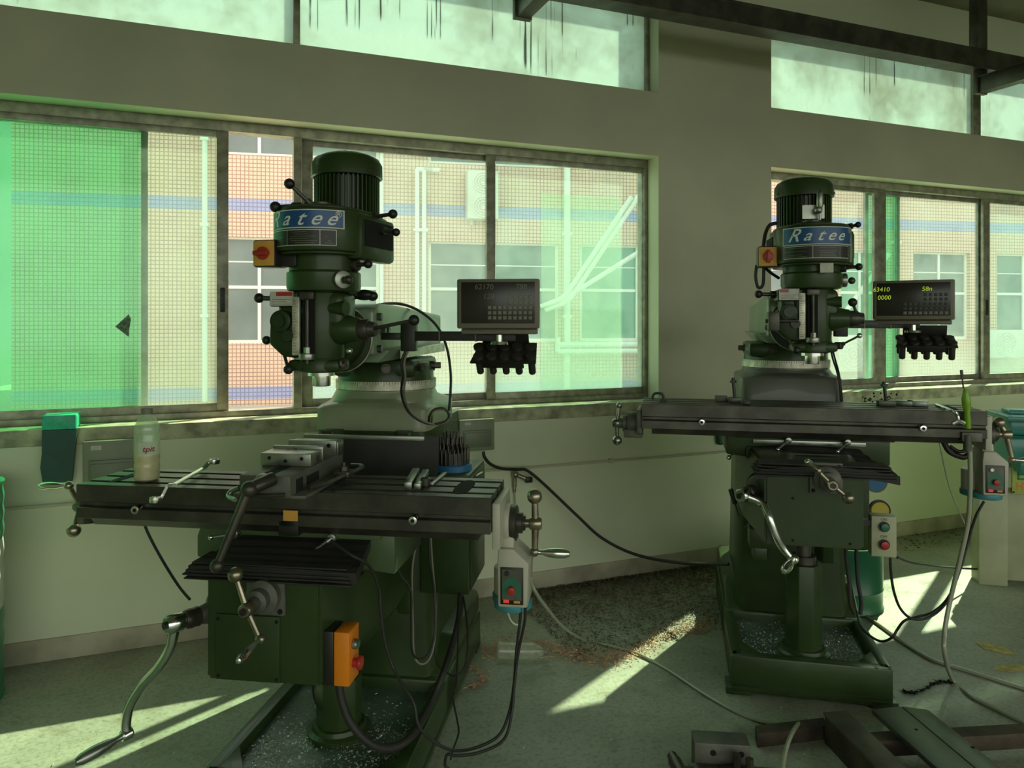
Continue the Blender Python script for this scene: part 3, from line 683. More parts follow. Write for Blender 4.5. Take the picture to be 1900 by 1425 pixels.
    ram = b.done('ram', GL, o)
    b = B()
    for y, z in ((ry0+.04, rz1-.045), (ry0+.04, rz0+.05), (ry0+.085, rz0+.11), (ry0+.13, rz0+.11)): b.cyl((rx+.112, y, z), (rx+.13, y, z), .013, n=6)
    b.done('bolt', 'steel_dk', ram)
    B().box((rx+.141, ry0+.22, rz0+.008), (rx+.1435, ry1-.05, rz0+.04)).done('ram_scale', 'scale', ram)
    if P['n'] == 1:
        b = B(); b.ball((rx+.07, ry0+.03, rz1+.030), .026, sc=(1.5, .9, .72)); b.ball((rx+.035, ry0+.03, rz1+.032), .020, sc=(1, .9, .9)); b.ball((rx+.10, ry0+.03, rz1+.026), .019, sc=(1, .9, .9)); b.cyl((rx-.02, ry0+.02, rz1+.01), (rx+.03, ry0+.03, rz1+.022), .008, n=10); b.ball((rx-.02, ry0+.02, rz1+.014), .014); b.done('clamp_handle', 'black', ram)
    # knuckle
    hx, hy = P['head']; kz = rz0+.085
    b = B(); b.cyl((rx, ry0+.005, kz), (rx, ry0-.03, kz), .112, n=48, bev=.005); b.cyl((hx, ry0-.03, kz), (hx, hy+.02, kz), .095, .075, n=40)
    b.done('swivel_adapter', GD, o)
    b = B(); b.lathe([(.095, 0), (.1135, 0), (.1135, .012), (.095, .012)], (rx, ry0-.02, kz), (0, 1, 0), 48); b.done('tilt_scale', 'scale', o)
    # --- head casting: quill housing
    zq = P['zq']                                            # foot of the quill housing
    b = B()
    b.cyl((hx, hy, zq+.03), (hx, hy, zq+.252), .072, n=36, bev=.006)
    b.box((hx-.085, hy-.055, zq+.10), (hx+.09, hy+.075, zq+.25), .022, seg=3)
    b.box((hx-.125, hy-.05, zq+.125), (hx-.04, hy+.06, zq+.235), .015)
    b.box((hx-.14, hy-.075, zq+.205), (hx-.045, hy+.05, zq+.25), .006)
    b.lathe([(0, .0), (.062, 0), (.078, .006), (.080, .034), (.070, .05), (0, .05)], (hx, hy, zq), n=36)
    b.box((hx-.085, hy-.07, zq+.005), (hx+.085, hy+.03, zq+.04), .012)
    b.cyl((hx+.06, hy-.01, zq+.135), (hx+.135, hy-.02, zq+.135), .052, .035, n=30, bev=.004)
    b.cyl((hx+.02, hy-.03, zq+.20), (hx+.10, hy-.05, zq+.20), .022, n=20)
    head = b.done('quill_housing', G, o, angle=45)
    B().cyl((hx, hy, zq-.045), (hx, hy, zq+.02), .028, n=28, bev=.003).cyl((hx, hy, zq-.012), (hx, hy, zq+.02), .042, n=28).done('spindle', 'chrome', o)
    b = B(); b.box((hx-.062, hy-.082, zq+.055), (hx-.038, hy-.07, zq+.235), .002); sc = b.done('depth_scale', 'scale', head)
    b = B()
    for k in range(18): b.box((hx-.058, hy-.0826, zq+.065+k*.0092), (hx-.058+(.014 if k % 5 == 0 else .008), hy-.0818, zq+.0662+k*.0092))
    b.done('graduation', 'void', sc, flat=True)
    b = B(); b.box((hx-.030, hy-.078, zq+.035), (hx+.008, hy-.060, zq+.235), .002); b.done('stop_slot', 'void', head)
    b = B(); b.cyl((hx-.011, hy-.085, zq+.03), (hx-.011, hy-.085, zq+.24), .006, n=12); b.box((hx-.034, hy-.095, zq+.225), (hx+.012, hy-.06, zq+.25), .004); b.done('stop_rod', 'steel_dk', head)
    b = B(); b.cyl((hx-.011, hy-.085, zq+.042), (hx-.011, hy-.085, zq+.062), .026, n=28, bev=.002); b.cyl((hx-.011, hy-.085, zq+.062), (hx-.011, hy-.085, zq+.08), .011, n=6); b.done('stop_nut', 'steel', head)
    B().box((hx-.135, hy-.0775, zq+.208), (hx-.06, hy-.075, zq+.252)).done('warning_sticker', 'sticker', head, flat=True)
    B().box((hx-.115 if P['n'] == 1 else hx-.132, hy-.0785, zq+.238), (hx-.062 if P['n'] == 1 else hx-.10, hy-.0775, zq+.250)).done('red_strip', 'red', head, flat=True)
    b = B()
    for k in range(3): b.box((hx-.128, hy-.0785, zq+.212+k*.007), (hx-.068-.012*(k % 2), hy-.0775, zq+.2135+k*.007))
    b.done('print_line', 'key', head, flat=True)
    # feed apron on the left of the quill
    b = B(); b.cyl((hx-.10, hy-.04, zq+.16), (hx-.10, hy-.085, zq+.16), .034, n=26, bev=.004); b.cyl((hx-.10, hy-.085, zq+.16), (hx-.10, hy-.098, zq+.16), .020, n=20)
    b.prism([(hx-.14, zq+.17), (hx-.145, zq+.09), (hx-.10, zq+.05), (hx-.05, zq+.045), (hx-.045, zq+.17)], hy-.07, hy+.02, 'Y', .01)
    b.cyl((hx-.075, hy-.05, zq+.115), (hx-.075, hy-.088, zq+.115), .018, n=18)
    b.done('feed_gearbox', GD, o, angle=40)
    b = B(); b.cyl((hx-.13, hy-.03, zq+.095), (hx-.165, hy-.03, zq+.10), .007, n=10); b.ball((hx-.17, hy-.03, zq+.10), .014); b.done('feed_knob', 'black', o)
    lever('feed_selector', o, (hx-.115, hy-.04, zq+.085), (hx-.072, hy-.085, zq+.012), .005, .015)
    lever('shift_lever', o, (hx-.14, hy, zq+.232), (hx-.205, hy-.01, zq+.234), .008, .016)
    # quill feed handle on the right
    b = B(); b.cyl((hx+.13, hy-.02, zq+.135), (hx+.165, hy-.022, zq+.135), .032, n=28, bev=.004); b.cyl((hx+.165, hy-.022, zq+.135), (hx+.185, hy-.023, zq+.135), .026, .022, n=24); b.done('feed_hub', 'steel_dk', o)
    e = P['lev']; lever('quill_lever', o, (hx+.165, hy-.025, zq+.135), (hx+e[0], hy+e[1], zq+e[2]), .006, .017)
    lever('quill_lock', o, (hx+.09, hy-.06, zq+.03), (hx+.125+(.03 if P['n'] == 2 else 0), hy-.09, zq+.07), .004, .010, mk='chrome', hub=((hx+.075, hy-.045, zq+.03), (hx+.098, hy-.065, zq+.03), .014))
    # --- speed gear housing and neck
    b = B(); b.lathe([(0, 0), (.098, 0), (.112, .006), (.116, .018), (.116, .061), (.113, .065), (.0, .065)], (hx, hy+.02, zq+.25), n=48)
    b.lathe([(0, 0), (.105, 0), (.108, .004), (.108, .056), (0, .056)], (hx, hy+.02, zq+.315), n=48)
    gh = b.done('gear_housing', G, o, angle=30)
    ca = R(-90+P['hrot']+(38 if P['n'] == 1 else 95)); dx, dy = math.cos(ca), math.sin(ca)
    b = B(); b.cyl((hx+dx*.112, hy+.02+dy*.112, zq+.288), (hx+dx*.132, hy+.02+dy*.132, zq+.288), .028, n=28, bev=.002); b.done('speed_dial', 'steel', gh)
    b = B(); b.ball((hx+dx*.14+.012, hy+.02+dy*.14, zq+.286), .014); b.done('dial_knob', 'steel_dk', gh)
    lever('back_gear_lever', o, (hx+.10, hy-.01, zq+.335), (hx+.165, hy-.035, zq+.337), .007, .014, hub=((hx+.095, hy+.0, zq+.335), (hx+.125, hy-.01, zq+.335), .018))
    # --- belt housing (turned with the motor)
    zb0, zb1 = P['zb']; hr = R(P['hrot'])
    H = empty('belt_housing', (hx, hy, 0), -hr, parent=o)
    b = B(); Rr = .143; mo = P['mo']
    outl = [(Rr*math.cos(a), Rr*math.sin(a)) for a in [math.pi+math.pi*k/24 for k in range(25)]]
    outl += [(Rr, mo*.75)]+[(.135*math.cos(a), mo+.135*math.sin(a)) for a in [math.pi*k/10 for k in range(1, 10)]]+[(-Rr, mo*.75)]
    b.prism(outl, zb0, zb1, 'Z', .008, 2)
    b.prism([(x*.93, y*.93) for x, y in outl], zb1, zb1+.008, 'Z', .003); b.prism([(x*.93, y*.93) for x, y in outl], zb0-.008, zb0, 'Z', .003)
    b.box((Rr-.05, -.02, zb0-.02), (Rr+.012, mo+.05, zb1-.01), .014)
    b.done('housing_shell', G, H, angle=30)
    for s in (-1, 1):
        b = B(); x0_, x1_ = sorted((s*(Rr+.009), s*(Rr+.0145))); b.box((x0_ if s > 0 else s*(Rr+.003), -.005 if s > 0 else .035, zb0+.022), (x1_ if s > 0 else s*(Rr-.004), mo+.03, zb1-.025), .002); b.done('pulley_opening', 'void', H)
    # curved plates on the front: bend flat shapes round the drum of the housing
    def bend(bld, r): 
        for v in bld.bm.verts:
            a = v.co.x/r; d = r+v.co.y; v.co = Vector((d*math.sin(a), -d*math.cos(a), v.co.z))
    def strip(x0_, x1_, z0_, z1_, t0, t1):
        q = B(); n_ = 14; t = bmesh.new()
        vs = []
        for k in range(n_+1):
            x = x0_+(x1_-x0_)*k/n_; vs.append([t.verts.new((x, yy, zz)) for yy, zz in ((t0, z0_), (t1, z0_), (t1, z1_), (t0, z1_))])
        for p, q2 in zip(vs, vs[1:]):
            for j in range(4): t.faces.new([p[j], p[(j+1) % 4], q2[(j+1) % 4], q2[j]])
        t.faces.new(vs[0]); t.faces.new(vs[-1][::-1]); bmesh.ops.recalc_face_normals(t, faces=t.faces[:]); q._add(t); return q
    hw = .150; zp0, zp1 = zb0+.066, zb1-.008
    q = strip(-hw, hw, zp0, zp1, 0, .0015); bend(q, Rr); pl = q.done('name_plate', 'white', H)
    q = strip(-hw+.004, hw-.004, zp0+.003, zp1-.003, .0012, .0022); bend(q, Rr); q.done('blue_field', 'blue', pl)
    q = B(); xs_ = (-.115, -.05, .0, .045, .09)
    for chs, x, sz in zip('Ratee', (-.108, -.050, .0, .046, .092), (.070, .060, .062, .060, .060)):
        g = glyphs(chs, sz, shear=.5, ext=.0003, bold=.0004)
        for v in g.verts: v.co = Vector((v.co.x*1.1+(x+.014 if P['n'] == 1 else x*.90-.006), .0026+v.co.z, v.co.y+(zp0+zp1)/2+(0 if chs != 'R' else .001)))
        q._add(g)
    bend(q, Rr); q.done('lettering', 'white', pl, flat=True)
    q = B(); g = glyphs('®', .026, ext=.0003)
    for v in g.verts: v.co = Vector((v.co.x+.131, .0026+v.co.z, v.co.y+zp1-.014))
    q._add(g); bend(q, Rr); q.done('registered_mark', 'scale', pl, flat=True)
    zq0, zq1 = zb0+.014, zb0+.062
    x_ = -.145
    q = strip(-.145, .125, zq0, zq1, 0, .0012); bend(q, Rr); dp = q.done('data_plate', 'white', H)
    for a, c in ((-.143, -.03), (-.028, .075), (.077, .123)):
        q = strip(a, c, zq0+.002, zq1-.002, .001, .0018); bend(q, Rr); q.done('black_field', 'black', dp)
    q = B()
    for k in range(6):
        for a, c in ((-.138, -.036), (-.020, .068), (.082, .118)):
            if random.random() < .85:
                s0_ = a+random.random()*.02; s1_ = c-random.random()*.03
                g = strip(s0_, s1_, zq0+.007+k*.0065, zq0+.0085+k*.0065, .0015, .0021); me = bpy.data.meshes.new('t'); g.bm.to_mesh(me); g.bm.free(); q.bm.from_mesh(me); bpy.data.meshes.remove(me)
    bend(q, Rr); q.done('print_line', 'key', dp, flat=True)
    # motor
    mz0, mz1, mr = zb1+.0, P['mtop'], .112
    b = B(); b.cyl((0, mo, mz0), (0, mo, mz1-.06), mr-.020, n=40)
    b.lathe([(0, 0), (mr-.006, 0), (mr-.006, .012), (mr-.02, .02), (0, .02)], (0, mo, mz0), n=40)
    for k in range(44):
        a = 2*math.pi*k/44; t = bmesh.new(); bmesh.ops.create_cube(t, size=1)
        b._add(t, Matrix.Translation((0, mo, 0)) @ Matrix.Rotation(a, 4, 'Z') @ Matrix.Translation((mr-.014, 0, (mz0+.015+mz1-.06)/2)) @ Matrix.Diagonal((.020, .0045, mz1-.075-mz0, 1)))
    mt = b.done('motor', G, o, loc=(hx, hy, 0), rot=(0, 0, -hr), flat=True)
    b = B(); b.lathe([(mr+.002, 0), (mr+.006, .002), (mr+.005, .045), (mr-.006, .064), (mr-.03, .076), (mr*.5, .084), (0, .086), (0, .08), (mr-.01, .04), (mr-.002, 0)], (0, mo, mz1-.086), n=56)
    for a in (R(200), R(250), R(290), R(340)): b.ball(((mr+.005)*math.cos(a), mo+(mr+.005)*math.sin(a), mz1-.072), .005, n=8)
    b.done('fan_cowl', G, mt)
    if P['n'] == 2:
        B().box((-.03, mo-mr-.004, mz0+.045), (.055, mo-mr, mz0+.10)).done('rating_plate', 'steel', mt, flat=True)
        b = B(); b.cyl((.03, mo-mr-.03, mz0+.02), (.03, mo-mr-.03, mz0+.09), .006, n=10); b.cyl((.03, mo-mr-.03, mz0+.085), (.03, mo-mr-.03, mz0+.145), .013, n=16, bev=.004); b.ball((.025, mo-mr-.03, mz0+.075), .016); b.done('brake_lever', 'steel', mt)
    if P['n'] == 2:
        b = B(); a_ = Q(2, 1430, 596, -.72); c_ = Q(2, 1481, 595, -.74); b.box((a_.x-.012, -.75, a_.z-.038), (a_.x+.030, -.69, a_.z+.038), .004); b.cyl((a_.x-.02, -.72, a_.z), (c_.x, -.735, c_.z), .008, n=12); b.done('feed_trip_rod', 'steel_dk', o)
        a_ = Q(2, 1535, 497, -.785); B().box((a_.x-.025, -.785, a_.z-.018), (a_.x+.022, -.779, a_.z+.018)).done('warning_sticker', 'sticker', o)
    # draw-bar brake plate and levers on the cover
    b = B(); b.cyl((0, 0, zb1+.006), (0, 0, zb1+.020), .075, n=32, bev=.004); b.cyl((0, 0, zb1+.02), (0, 0, zb1+.032), .035, n=24); b.done('bearing_cap', 'steel_dk', H)
    for nm, a, e, kr in P['toplev']:
        a = V(*a)-V(hx, hy, 0); e = V(*e)-V(hx, hy, 0); rm = Matrix.Rotation(hr, 3, 'Z'); lever(nm, H, rm @ a, rm @ e, .0065, kr)
    # --- forward/reverse switch box
    sw = empty('switch_box', P['sw'], P['swr'], parent=o)
    B().box((-.038, -.0, -.042), (.038, .07, .042), .006).box((.0, .03, -.04), (.09, .06, -.0), .006).done('case', 'black', sw)
    b = B(); b.box((-.035, -.004, -.038), (.035, .0005, .038), .001); b.done('yellow_plate', 'yellow', sw)
    a = P['swk']
    b = B(); b.cyl((0, -.004, 0), (0, -.014, 0), .020, n=24, bev=.002); b.box((-.026, -.024, -.007), (.026, -.012, .007), .003, rot=(0, a, 0)); b.done('rotary_knob', 'red', sw)
    # --- electrical cabinet on the right of the column
    if P['n'] == 1:
        b = B(); b.box((.20, -.22, .486), (.385, .10, .93), .006); cb = b.done('electrical_cabinet', G, o)
        B().box((.3855, -.20, .50), (.389, .09, .915), .002).done('cabinet_door', G, cb)
        B().box((.389, -.17, .72), (.396, -.155, .83), .002).done('cabinet_handle', 'black', cb)
    else:
        b = B(); b.box((.22, -.08, .44), (.36, .33, .90), .008); cb = b.done('electrical_cabinet', G, o)
    # --- way cover, knee
    kx, kz0, kz1, ky = P['kx'], P['kz0'], P['kz1'], P['ky']
    b = B()
    if P['n'] == 1: b.prism([(-.19, kz1+.06), (-.19, 1.09), (.30, 1.09), (.30, 1.00), (.285, kz1+.06)], -.345, -.335, 'Y', .001)
    else: b.prism([(-.205, kz1+.06), (-.205, 1.145), (.215, 1.145), (.215, kz1+.06)], -.29, -.28, 'Y', .001)
    b.done('way_cover', 'rubber', o)
    if P['n'] == 1: B().box((-.20, -.352, 1.075), (.25, -.334, 1.09), .001).done('cover_strip', 'steel', o)
    hwk = .165; ty_ = P['ty']
    b = B(); t = bmesh.new()
    # side outline (y,z): deep front box, underside sloping up to the ways
    prof = [(ky, kz0), (ky, kz1), (-.26, kz1), (-.26, kz0+.02), (-.45, kz0-.0), (-.62, kz0)]
    def kxw(y): return hwk+.045*min(1, max(0, (y-ky)/.2))
    for sgn in (-1,): pass
    L_ = [t.verts.new((kx-kxw(y), y, z)) for y, z in prof]; R_ = [t.verts.new((kx+kxw(y), y, z)) for y, z in prof]; n_ = len(prof)
    # extra section so that the cheeks widen just behind the front
    t.faces.new(L_); t.faces.new(R_[::-1])
    for i in range(n_): t.faces.new([L_[i], R_[i], R_[(i+1) % n_], L_[(i+1) % n_]])
    bmesh.ops.recalc_face_normals(t, faces=t.faces[:]); bmesh.ops.bevel(t, geom=t.edges[:], offset=.008, segments=2, affect='EDGES')
    b._add(t)
    b.box((kx-.20, ty_+.05, kz1-.05), (kx+.20, -.27, kz1+(.03 if P['n'] == 1 else .002)), .01)
    knee = b.done('knee', G, o)
    if P['n'] == 1:
        b = B(); b.box((kx-.135, ky-.006, kz0+.005), (kx+.05, ky, kz0+.185), .002); kp = b.done('knee_plate', G, knee)
        b = B()
        for x in (kx-.128, kx+.042):
            for z in (kz0+.015, kz0+.172): b.cyl((x, ky-.008, z), (x, ky-.005, z), .005, n=10)
        b.done('plate_screw', 'void', kp)
    else:
        b = B()
        for x in (kx-.07, kx+.12):
            for z in (kz0+.02, kz0+.17): b.cyl((x, ky-.002, z), (x, ky+.001, z), .005, n=10)
        b.done('screw_hole', 'void', knee)
    # pleated cover between saddle and knee front
    sy0 = P['ty']+.04; sz = P['tz']-(.126 if P['n'] == 1 else .150)
    b = B(); npl = 5; bw = P['bw']; t = bmesh.new(); pts = []
    ya, za, yb, zb_ = sy0+.03, sz-.012, ky-.02, kz1+(.014 if P['n'] == 1 else .0)
    N_ = npl*4
    for k in range(N_+1):
        u = k/N_; y = ya+(yb-ya)*u; z = za+(zb_-za)*u-.006*math.sin(math.pi*u)
        z += .004*(1 if k % 4 in (1, 2) else 0)
        pts.append((y, z))
    def sag(x): return -(.004 if P['n'] == 1 else .020)*(abs(x)/bw)**2*1.0
    cols_ = [(-1+2*j/8)*bw for j in range(9)]; gr = [[t.verts.new((P['bx']+x*(.80+.20*k/N_)+(.02*(1-k/N_) if P['n'] == 1 else 0), y, z+sag(x)*(.3+.9*(k/N_)))) for x in cols_] for k, (y, z) in enumerate(pts)]
    for k in range(N_):
        for j in range(8): t.faces.new([gr[k][j], gr[k][j+1], gr[k+1][j+1], gr[k+1][j]])
    ex = bmesh.ops.extrude_face_region(t, geom=t.faces[:]); 
    for v in ex['geom']:
        if isinstance(v, bmesh.types.BMVert): v.co.z -= .030
    bmesh.ops.recalc_face_normals(t, faces=t.faces[:]); b._add(t)
    for k in range(5): b.box((P['bx']-bw-.012+.007*abs(k-1), yb-.014+.004*k, zb_-.038+.0095*k), (P['bx']+bw*.93+.006-.004*k, yb+.10, zb_-.0335+.0095*k), .001)
    bel = b.done('pleated_cover', 'rubber', o, angle=30)
    B().box((P['bx']-bw*.9, sy0-.0, sz-.004), (P['bx']+bw*.9, sy0+.004, sz+.012), .001).done('clamp_strip', 'steel', bel)
    # cross-feed crank on the knee front
    fx, fz = P['fx'], P['fz']
    b = B(); b.box((fx-.055, ky-.014, fz-.055), (fx+.055, ky+.0, fz+.055), .003); b.lathe([(.046, 0), (.046, .022), (.040, .026), (.030, .03), (.030, .055), (.018, .06), (.018, .10), (0, .10)], (fx, ky-.014, fz), (0, -1, 0), 32)
    fl_ = b.done('feed_flange', 'casting', o)
    b = B()
    for sx_ in (-1, 1):
        for sz_ in (-1, 1): b.cyl((fx+sx_*.043, ky-.012, fz+sz_*.043), (fx+sx_*.043, ky-.017, fz+sz_*.043), .007, n=12)
    b.done('cap_screw', 'void', fl_)
    def ball_crank(nm, c, ax, e1, e2, grip_to, r=.0085, m='brassy', kr=.020, gr_=.011):
        c, e1, e2 = V(*c), V(*e1), V(*e2); b = B(); cast_hub(b, c, ax, .019, .036); b.cyl(c, e1, r, r*.8, n=14); b.cyl(c, e2, r, r*.8, n=14)
        b.ball(e2, .014); b.cyl(c-V(*ax).normalized()*.018, c-V(*ax).normalized()*(-.018), .008, n=6); k = b.done(nm, m, o)
        B().ball(e1, kr, 20).done('ball', m, k)
        if grip_to is not None: crank_grip(e2, grip_to, gr_).done('grip', 'chrome', k)
        return k
    cc = V(fx, ky-.115, fz)
    e1, e2, gt = P['cross']
    ball_crank('cross_crank', cc, (0, -1, 0), cc+V(*e1), cc+V(*e2), cc+V(*gt))
    b = B(); b.cyl(cc, cc+V(0, -.024, 0), .010, n=6); b.done('nut', 'black', o)
    # knee lift shaft and long cranked handle
    a, c = V(*P['ls'][0]), V(*P['ls'][1]); d = (c-a).normalized()
    b = B(); b.lathe([(0, -.12), (.066, -.12), (.066, .0), (.0, .0)], a, d, 32); lbg = b.done('lift_bearing', G, o)
    b = B(); b.lathe([(0, -.002), (.055, -.002), (.055, .024), (.050, .028), (.032, .030), (.030, .045), (.024, .07), (0, .07)], a, d, 36); b.done('bearing_cap', 'casting', lbg)
    b = B(); b.lathe([(.024, 0), (.028, .004), (.026, .02), (.028, .024), (.026, .04), (.020, .044), (0, .044)], a+d*.07, d, 20); b.done('dog_clutch', 'steel_dk', o)
    hub = a+d*.14; pts = [V(*p) for p in P['lh']]
    b = B(); cast_hub(b, hub, d, .026, .05); b.tube([hub]+pts, .0125, n=14, radii=[.018]+[.0135]*(len(pts)-1)+[.013]); cast_hub(b, pts[-1], V(*P['lg'])-pts[-1], .017, .03); lk = b.done('lift_crank', 'chrome', o)
    crank_grip(pts[-1], P['lg'], .015).done('grip', 'chrome' if P['n'] == 2 else 'steel', lk)
    B().cyl(hub, hub+d*.032, .011, n=6).done('nut', 'black', lk)
    # --- saddle
    tx0, tx1, ty, tz = P['tx'][0], P['tx'][1], P['ty'], P['tz']
    b = B(); sc_ = P['sx']
    b.prism([(sc_-.315, tz-.106), (sc_-.335, kz1+.03), (sc_-.335, kz1-.035), (sc_-.20, kz1-.05), (sc_+.20, kz1-.05), (sc_+.285, kz1-.06), (sc_+.285, tz-.106)], ty+.06, ty+.36, 'Y', .006); b.box((sc_-.25, ty+.035, kz1+.045), (sc_+.25, ty+.11, tz-.106), .005)
    b.box((sc_-.30, ty+.05, tz-.135), (sc_+.30, ty+.22, tz-.106), .004)
    sad = b.done('saddle', 'saddle_green' if P['n'] == 1 else G, o)
    for x in ((sc_-.19, sc_+.11) if P['n'] == 1 else (sc_-.10, sc_+.12)):
        lever('saddle_lock', o, (x, ty+.02, tz-.135), (x-.045 if x > sc_ or P['n'] == 2 else x-.05, ty-.025, tz-.165 if x > sc_ or P['n'] == 2 else tz-.135), .004, .008, m='steel', mk='chrome', hub=((x, ty+.04, tz-.135), (x, ty+.012, tz-.135), .013))
    if P['n'] == 1:
        B().box((sc_-.045, ty+.0, tz-.13), (sc_+.015, ty+.036, tz-.085), .002).done('stop_block', 'black', o)
    # --- table with T-slots
    w_ = .254; T_ = .102
    pf = [(ty, tz-T_), (ty+w_, tz-T_), (ty+w_, tz)]
    for k in (2, 1, 0):
        c_ = ty+w_*(.2+.3*k); pf += [(c_+.010, tz), (c_+.010, tz-.012), (c_+.015, tz-.012), (c_+.015, tz-.024), (c_-.015, tz-.024), (c_-.015, tz-.012), (c_-.010, tz-.012), (c_-.010, tz)]
    pf += [(ty, tz), (ty, tz-.052), (ty+.016, tz-.054), (ty+.016, tz-.066), (ty, tz-.069)]
    b = B(); b.prism(pf, tx0, tx1, 'X', .0015, 1)
    b.prism([(ty+.03, tz-T_-.025), (ty+w_-.03, tz-T_-.025), (ty+w_-.01, tz-T_), (ty+.01, tz-T_)], tx0+.04, tx1-.04, 'X')
    tb = b.done('table', 'steel_dk', o)
    def pocket(cx_, wd):
        q = B(); q.prism([(cx_+wd*(.5*math.cos(a))+.0, ty+w_*.5+w_*.36*math.copysign(abs(math.sin(a))**.6, math.sin(a))) for a in [2*math.pi*k/24 for k in range(24)]], tz-.0245, tz+.0012, 'Z'); q.done('coolant_pocket', 'void', tb)
    pocket(tx1-.10, .05); pocket(tx0+.085, .03)
    for x in P['stops']:
        b = B(); b.cyl((x, ty+.01, tz-.068), (x, ty-.014, tz-.068), .0125, n=24, bev=.002); s_ = b.done('table_stop', 'chrome', o); B().cyl((x, ty-.0142, tz-.068), (x, ty-.0155, tz-.068), .006, n=6).done('socket', 'void', s_)
    # left end bracket and crank
    b = B(); b.prism([(ty+.03, tz-.13), (ty+.03, tz-.03), (ty+w_-.03, tz-.03), (ty+w_-.03, tz-.13), (ty+w_*.5, tz-.15)], tx0-.022, tx0, 'X', .005)
    hy_, hz_ = ty+w_*.5, tz-.10
    if P['n'] == 1:
        b.cyl((tx0-.022, hy_, hz_), (tx0+.16, hy_, hz_-.015), .034, n=24, bev=.004); b.cyl((tx0-.022, hy_, hz_), (tx0-.03, hy_, hz_), .04, n=28)
    else:
        b.cyl((tx0-.022, hy_, hz_), (tx0-.065, hy_, hz_), .052, n=32, bev=.004); b.cyl((tx0-.065, hy_, hz_), (tx0-.085, hy_, hz_), .036, n=28, bev=.003); b.box((tx0-.08, hy_-.05, hz_-.055), (tx0+.0, hy_+.05, hz_-.02), .008)
        b.cyl((tx0-.085, hy_, hz_), (tx0-.10, hy_, hz_), .022, n=20)
    b.done('end_bracket', 'casting', o)
    c = V(tx0-(.085 if P['n'] == 1 else .111), hy_, hz_); e1, e2, gt = P['lcr']
    ball_crank('table_crank', c, (1, 0, 0), c+V(*e1), c+V(*e2), (c+V(*gt)) if gt else None, .009, 'brassy' if P['n'] == 1 else 'steel', .021)
    # right end: power feed
    ez = tz; b = B(); b.box((tx1+.001, ty+.02, tz-.15), (tx1+.024, ty+w_-.03, tz-.02), .004); b.cyl((tx1+.02, hy_, hz_), (tx1+.04, hy_, hz_), .055, n=32, bev=.005)
    b.prism([(hy_-.035, hz_), (hy_+.035, hz_), (hy_+.055, hz_-.09), (hy_+.06, hz_-.215), (hy_-.055, hz_-.215), (hy_-.05, hz_-.09)], tx1+.012, tx1+.055, 'X', .008)
    pz = hz_-.075
    b.prism([(tx1+.012, hz_-.06), (tx1+.055, hz_-.06), (tx1+.10, hz_-.10), (tx1+.095, hz_-.228), (tx1+.010, hz_-.228), (tx1+.008, hz_-.10)], hy_-.06, hy_+.06, 'Y', .006)
    b.cyl((tx1+.030, hy_+.07, hz_-.235), (tx1+.030, hy_+.07, hz_-.15), .052, n=28, bev=.006); pf_ = b.done('power_feed', 'white_paint', o)
    b = B(); b.cyl((tx1+.045, hy_+.01, hz_-.252), (tx1+.045, hy_+.01, hz_-.226), .056, n=36, bev=.006); b.cyl((tx1+.03, hy_+.07, hz_-.255), (tx1+.03, hy_+.07, hz_-.228), .056, n=36, bev=.006); b.done('end_cap', 'cyan', pf_)
    b = B(); b.box((tx1+.018, hy_-.0635, hz_-.218), (tx1+.084, hy_-.059, hz_-.112), .001); cp = b.done('control_panel', 'black', pf_)
    cx_, cz_ = tx1+.051, hz_-.175
    b = B(); b.box((tx1+.023, hy_-.0645, hz_-.205), (tx1+.079, hy_-.063, hz_-.118)); b.done('grey_field', 'casting', cp, flat=True)
    b = B(); b.prism([(cx_+.027*math.cos(a), cz_+.002+.034*math.sin(a)) for a in [math.pi*k/16 for k in range(17)]]+[(cx_-.027, cz_-.014), (cx_+.027, cz_-.014)], hy_-.065, hy_-.063, 'Y'); b.done('green_field', 'btn_green', cp)
    b = B(); b.cyl((cx_, hy_-.065, cz_), (cx_, hy_-.080, cz_), .011, n=20, bev=.002); b.done('speed_knob', 'red', cp)
    b = B(); b.cyl((cx_-.014, hy_-.064, hz_-.128), (cx_-.014, hy_-.072, hz_-.128), .0065, n=14); b.done('toggle', 'black' if P['n'] == 1 else 'chrome', cp)
    b = B(); b.box((cx_-.024, hy_-.065, hz_-.213), (cx_-.008, hy_-.063, hz_-.204)); b.done('lamp', 'led', cp, flat=True)
    b = B(); b.box((cx_+.006, hy_-.065, hz_-.213), (cx_+.024, hy_-.063, hz_-.206)); b.done('lamp_plate', 'yellow', cp, flat=True)
    b = B(); b.lathe([(.050, 0), (.052, .004), (.052, .016), (.046, .019), (.03, .020), (.03, .034), (.022, .036), (.022, .042), (0, .042)], (tx1+.04, hy_, hz_), (1, 0, 0), 32); b.done('feed_dial', 'steel_dk', o)
    B().cyl((tx1+.08, hy_, hz_), (tx1+.112, hy_, hz_), .013, n=16).done('shaft', 'brassy', o)
    c = V(tx1+.112, hy_, hz_); e1, e2, gt = P['rcr']
    ball_crank('table_crank', c, (1, 0, 0), c+V(*e1), c+V(*e2), c+V(*gt), .011, 'brassy', .022, .013)
    # --- readout arm, display, tool rack
    ax0, ay, az = P['arm']; L_a = P['armL']
    b = B(); b.box((ax0-.03, ay-.02, az-.05), (ax0+.02, ay+.02, az+.05), .004); b.box((ax0-.10, ay-.012, az-.012), (ax0-.03, ay+.012, az+.012), .002); b.box((ax0+.0, ay-.015, az-.015), (ax0+L_a, ay+.015, az+.017), .002); arm = b.done('readout_arm', 'black', o)
    b = B()
    for u in (.28, .62): b.box((ax0+L_a*u, ay-.0165, az-.0165), (ax0+L_a*u+.004, ay+.0165, az+.0185))
    b.done('cable_tie', 'key', arm)
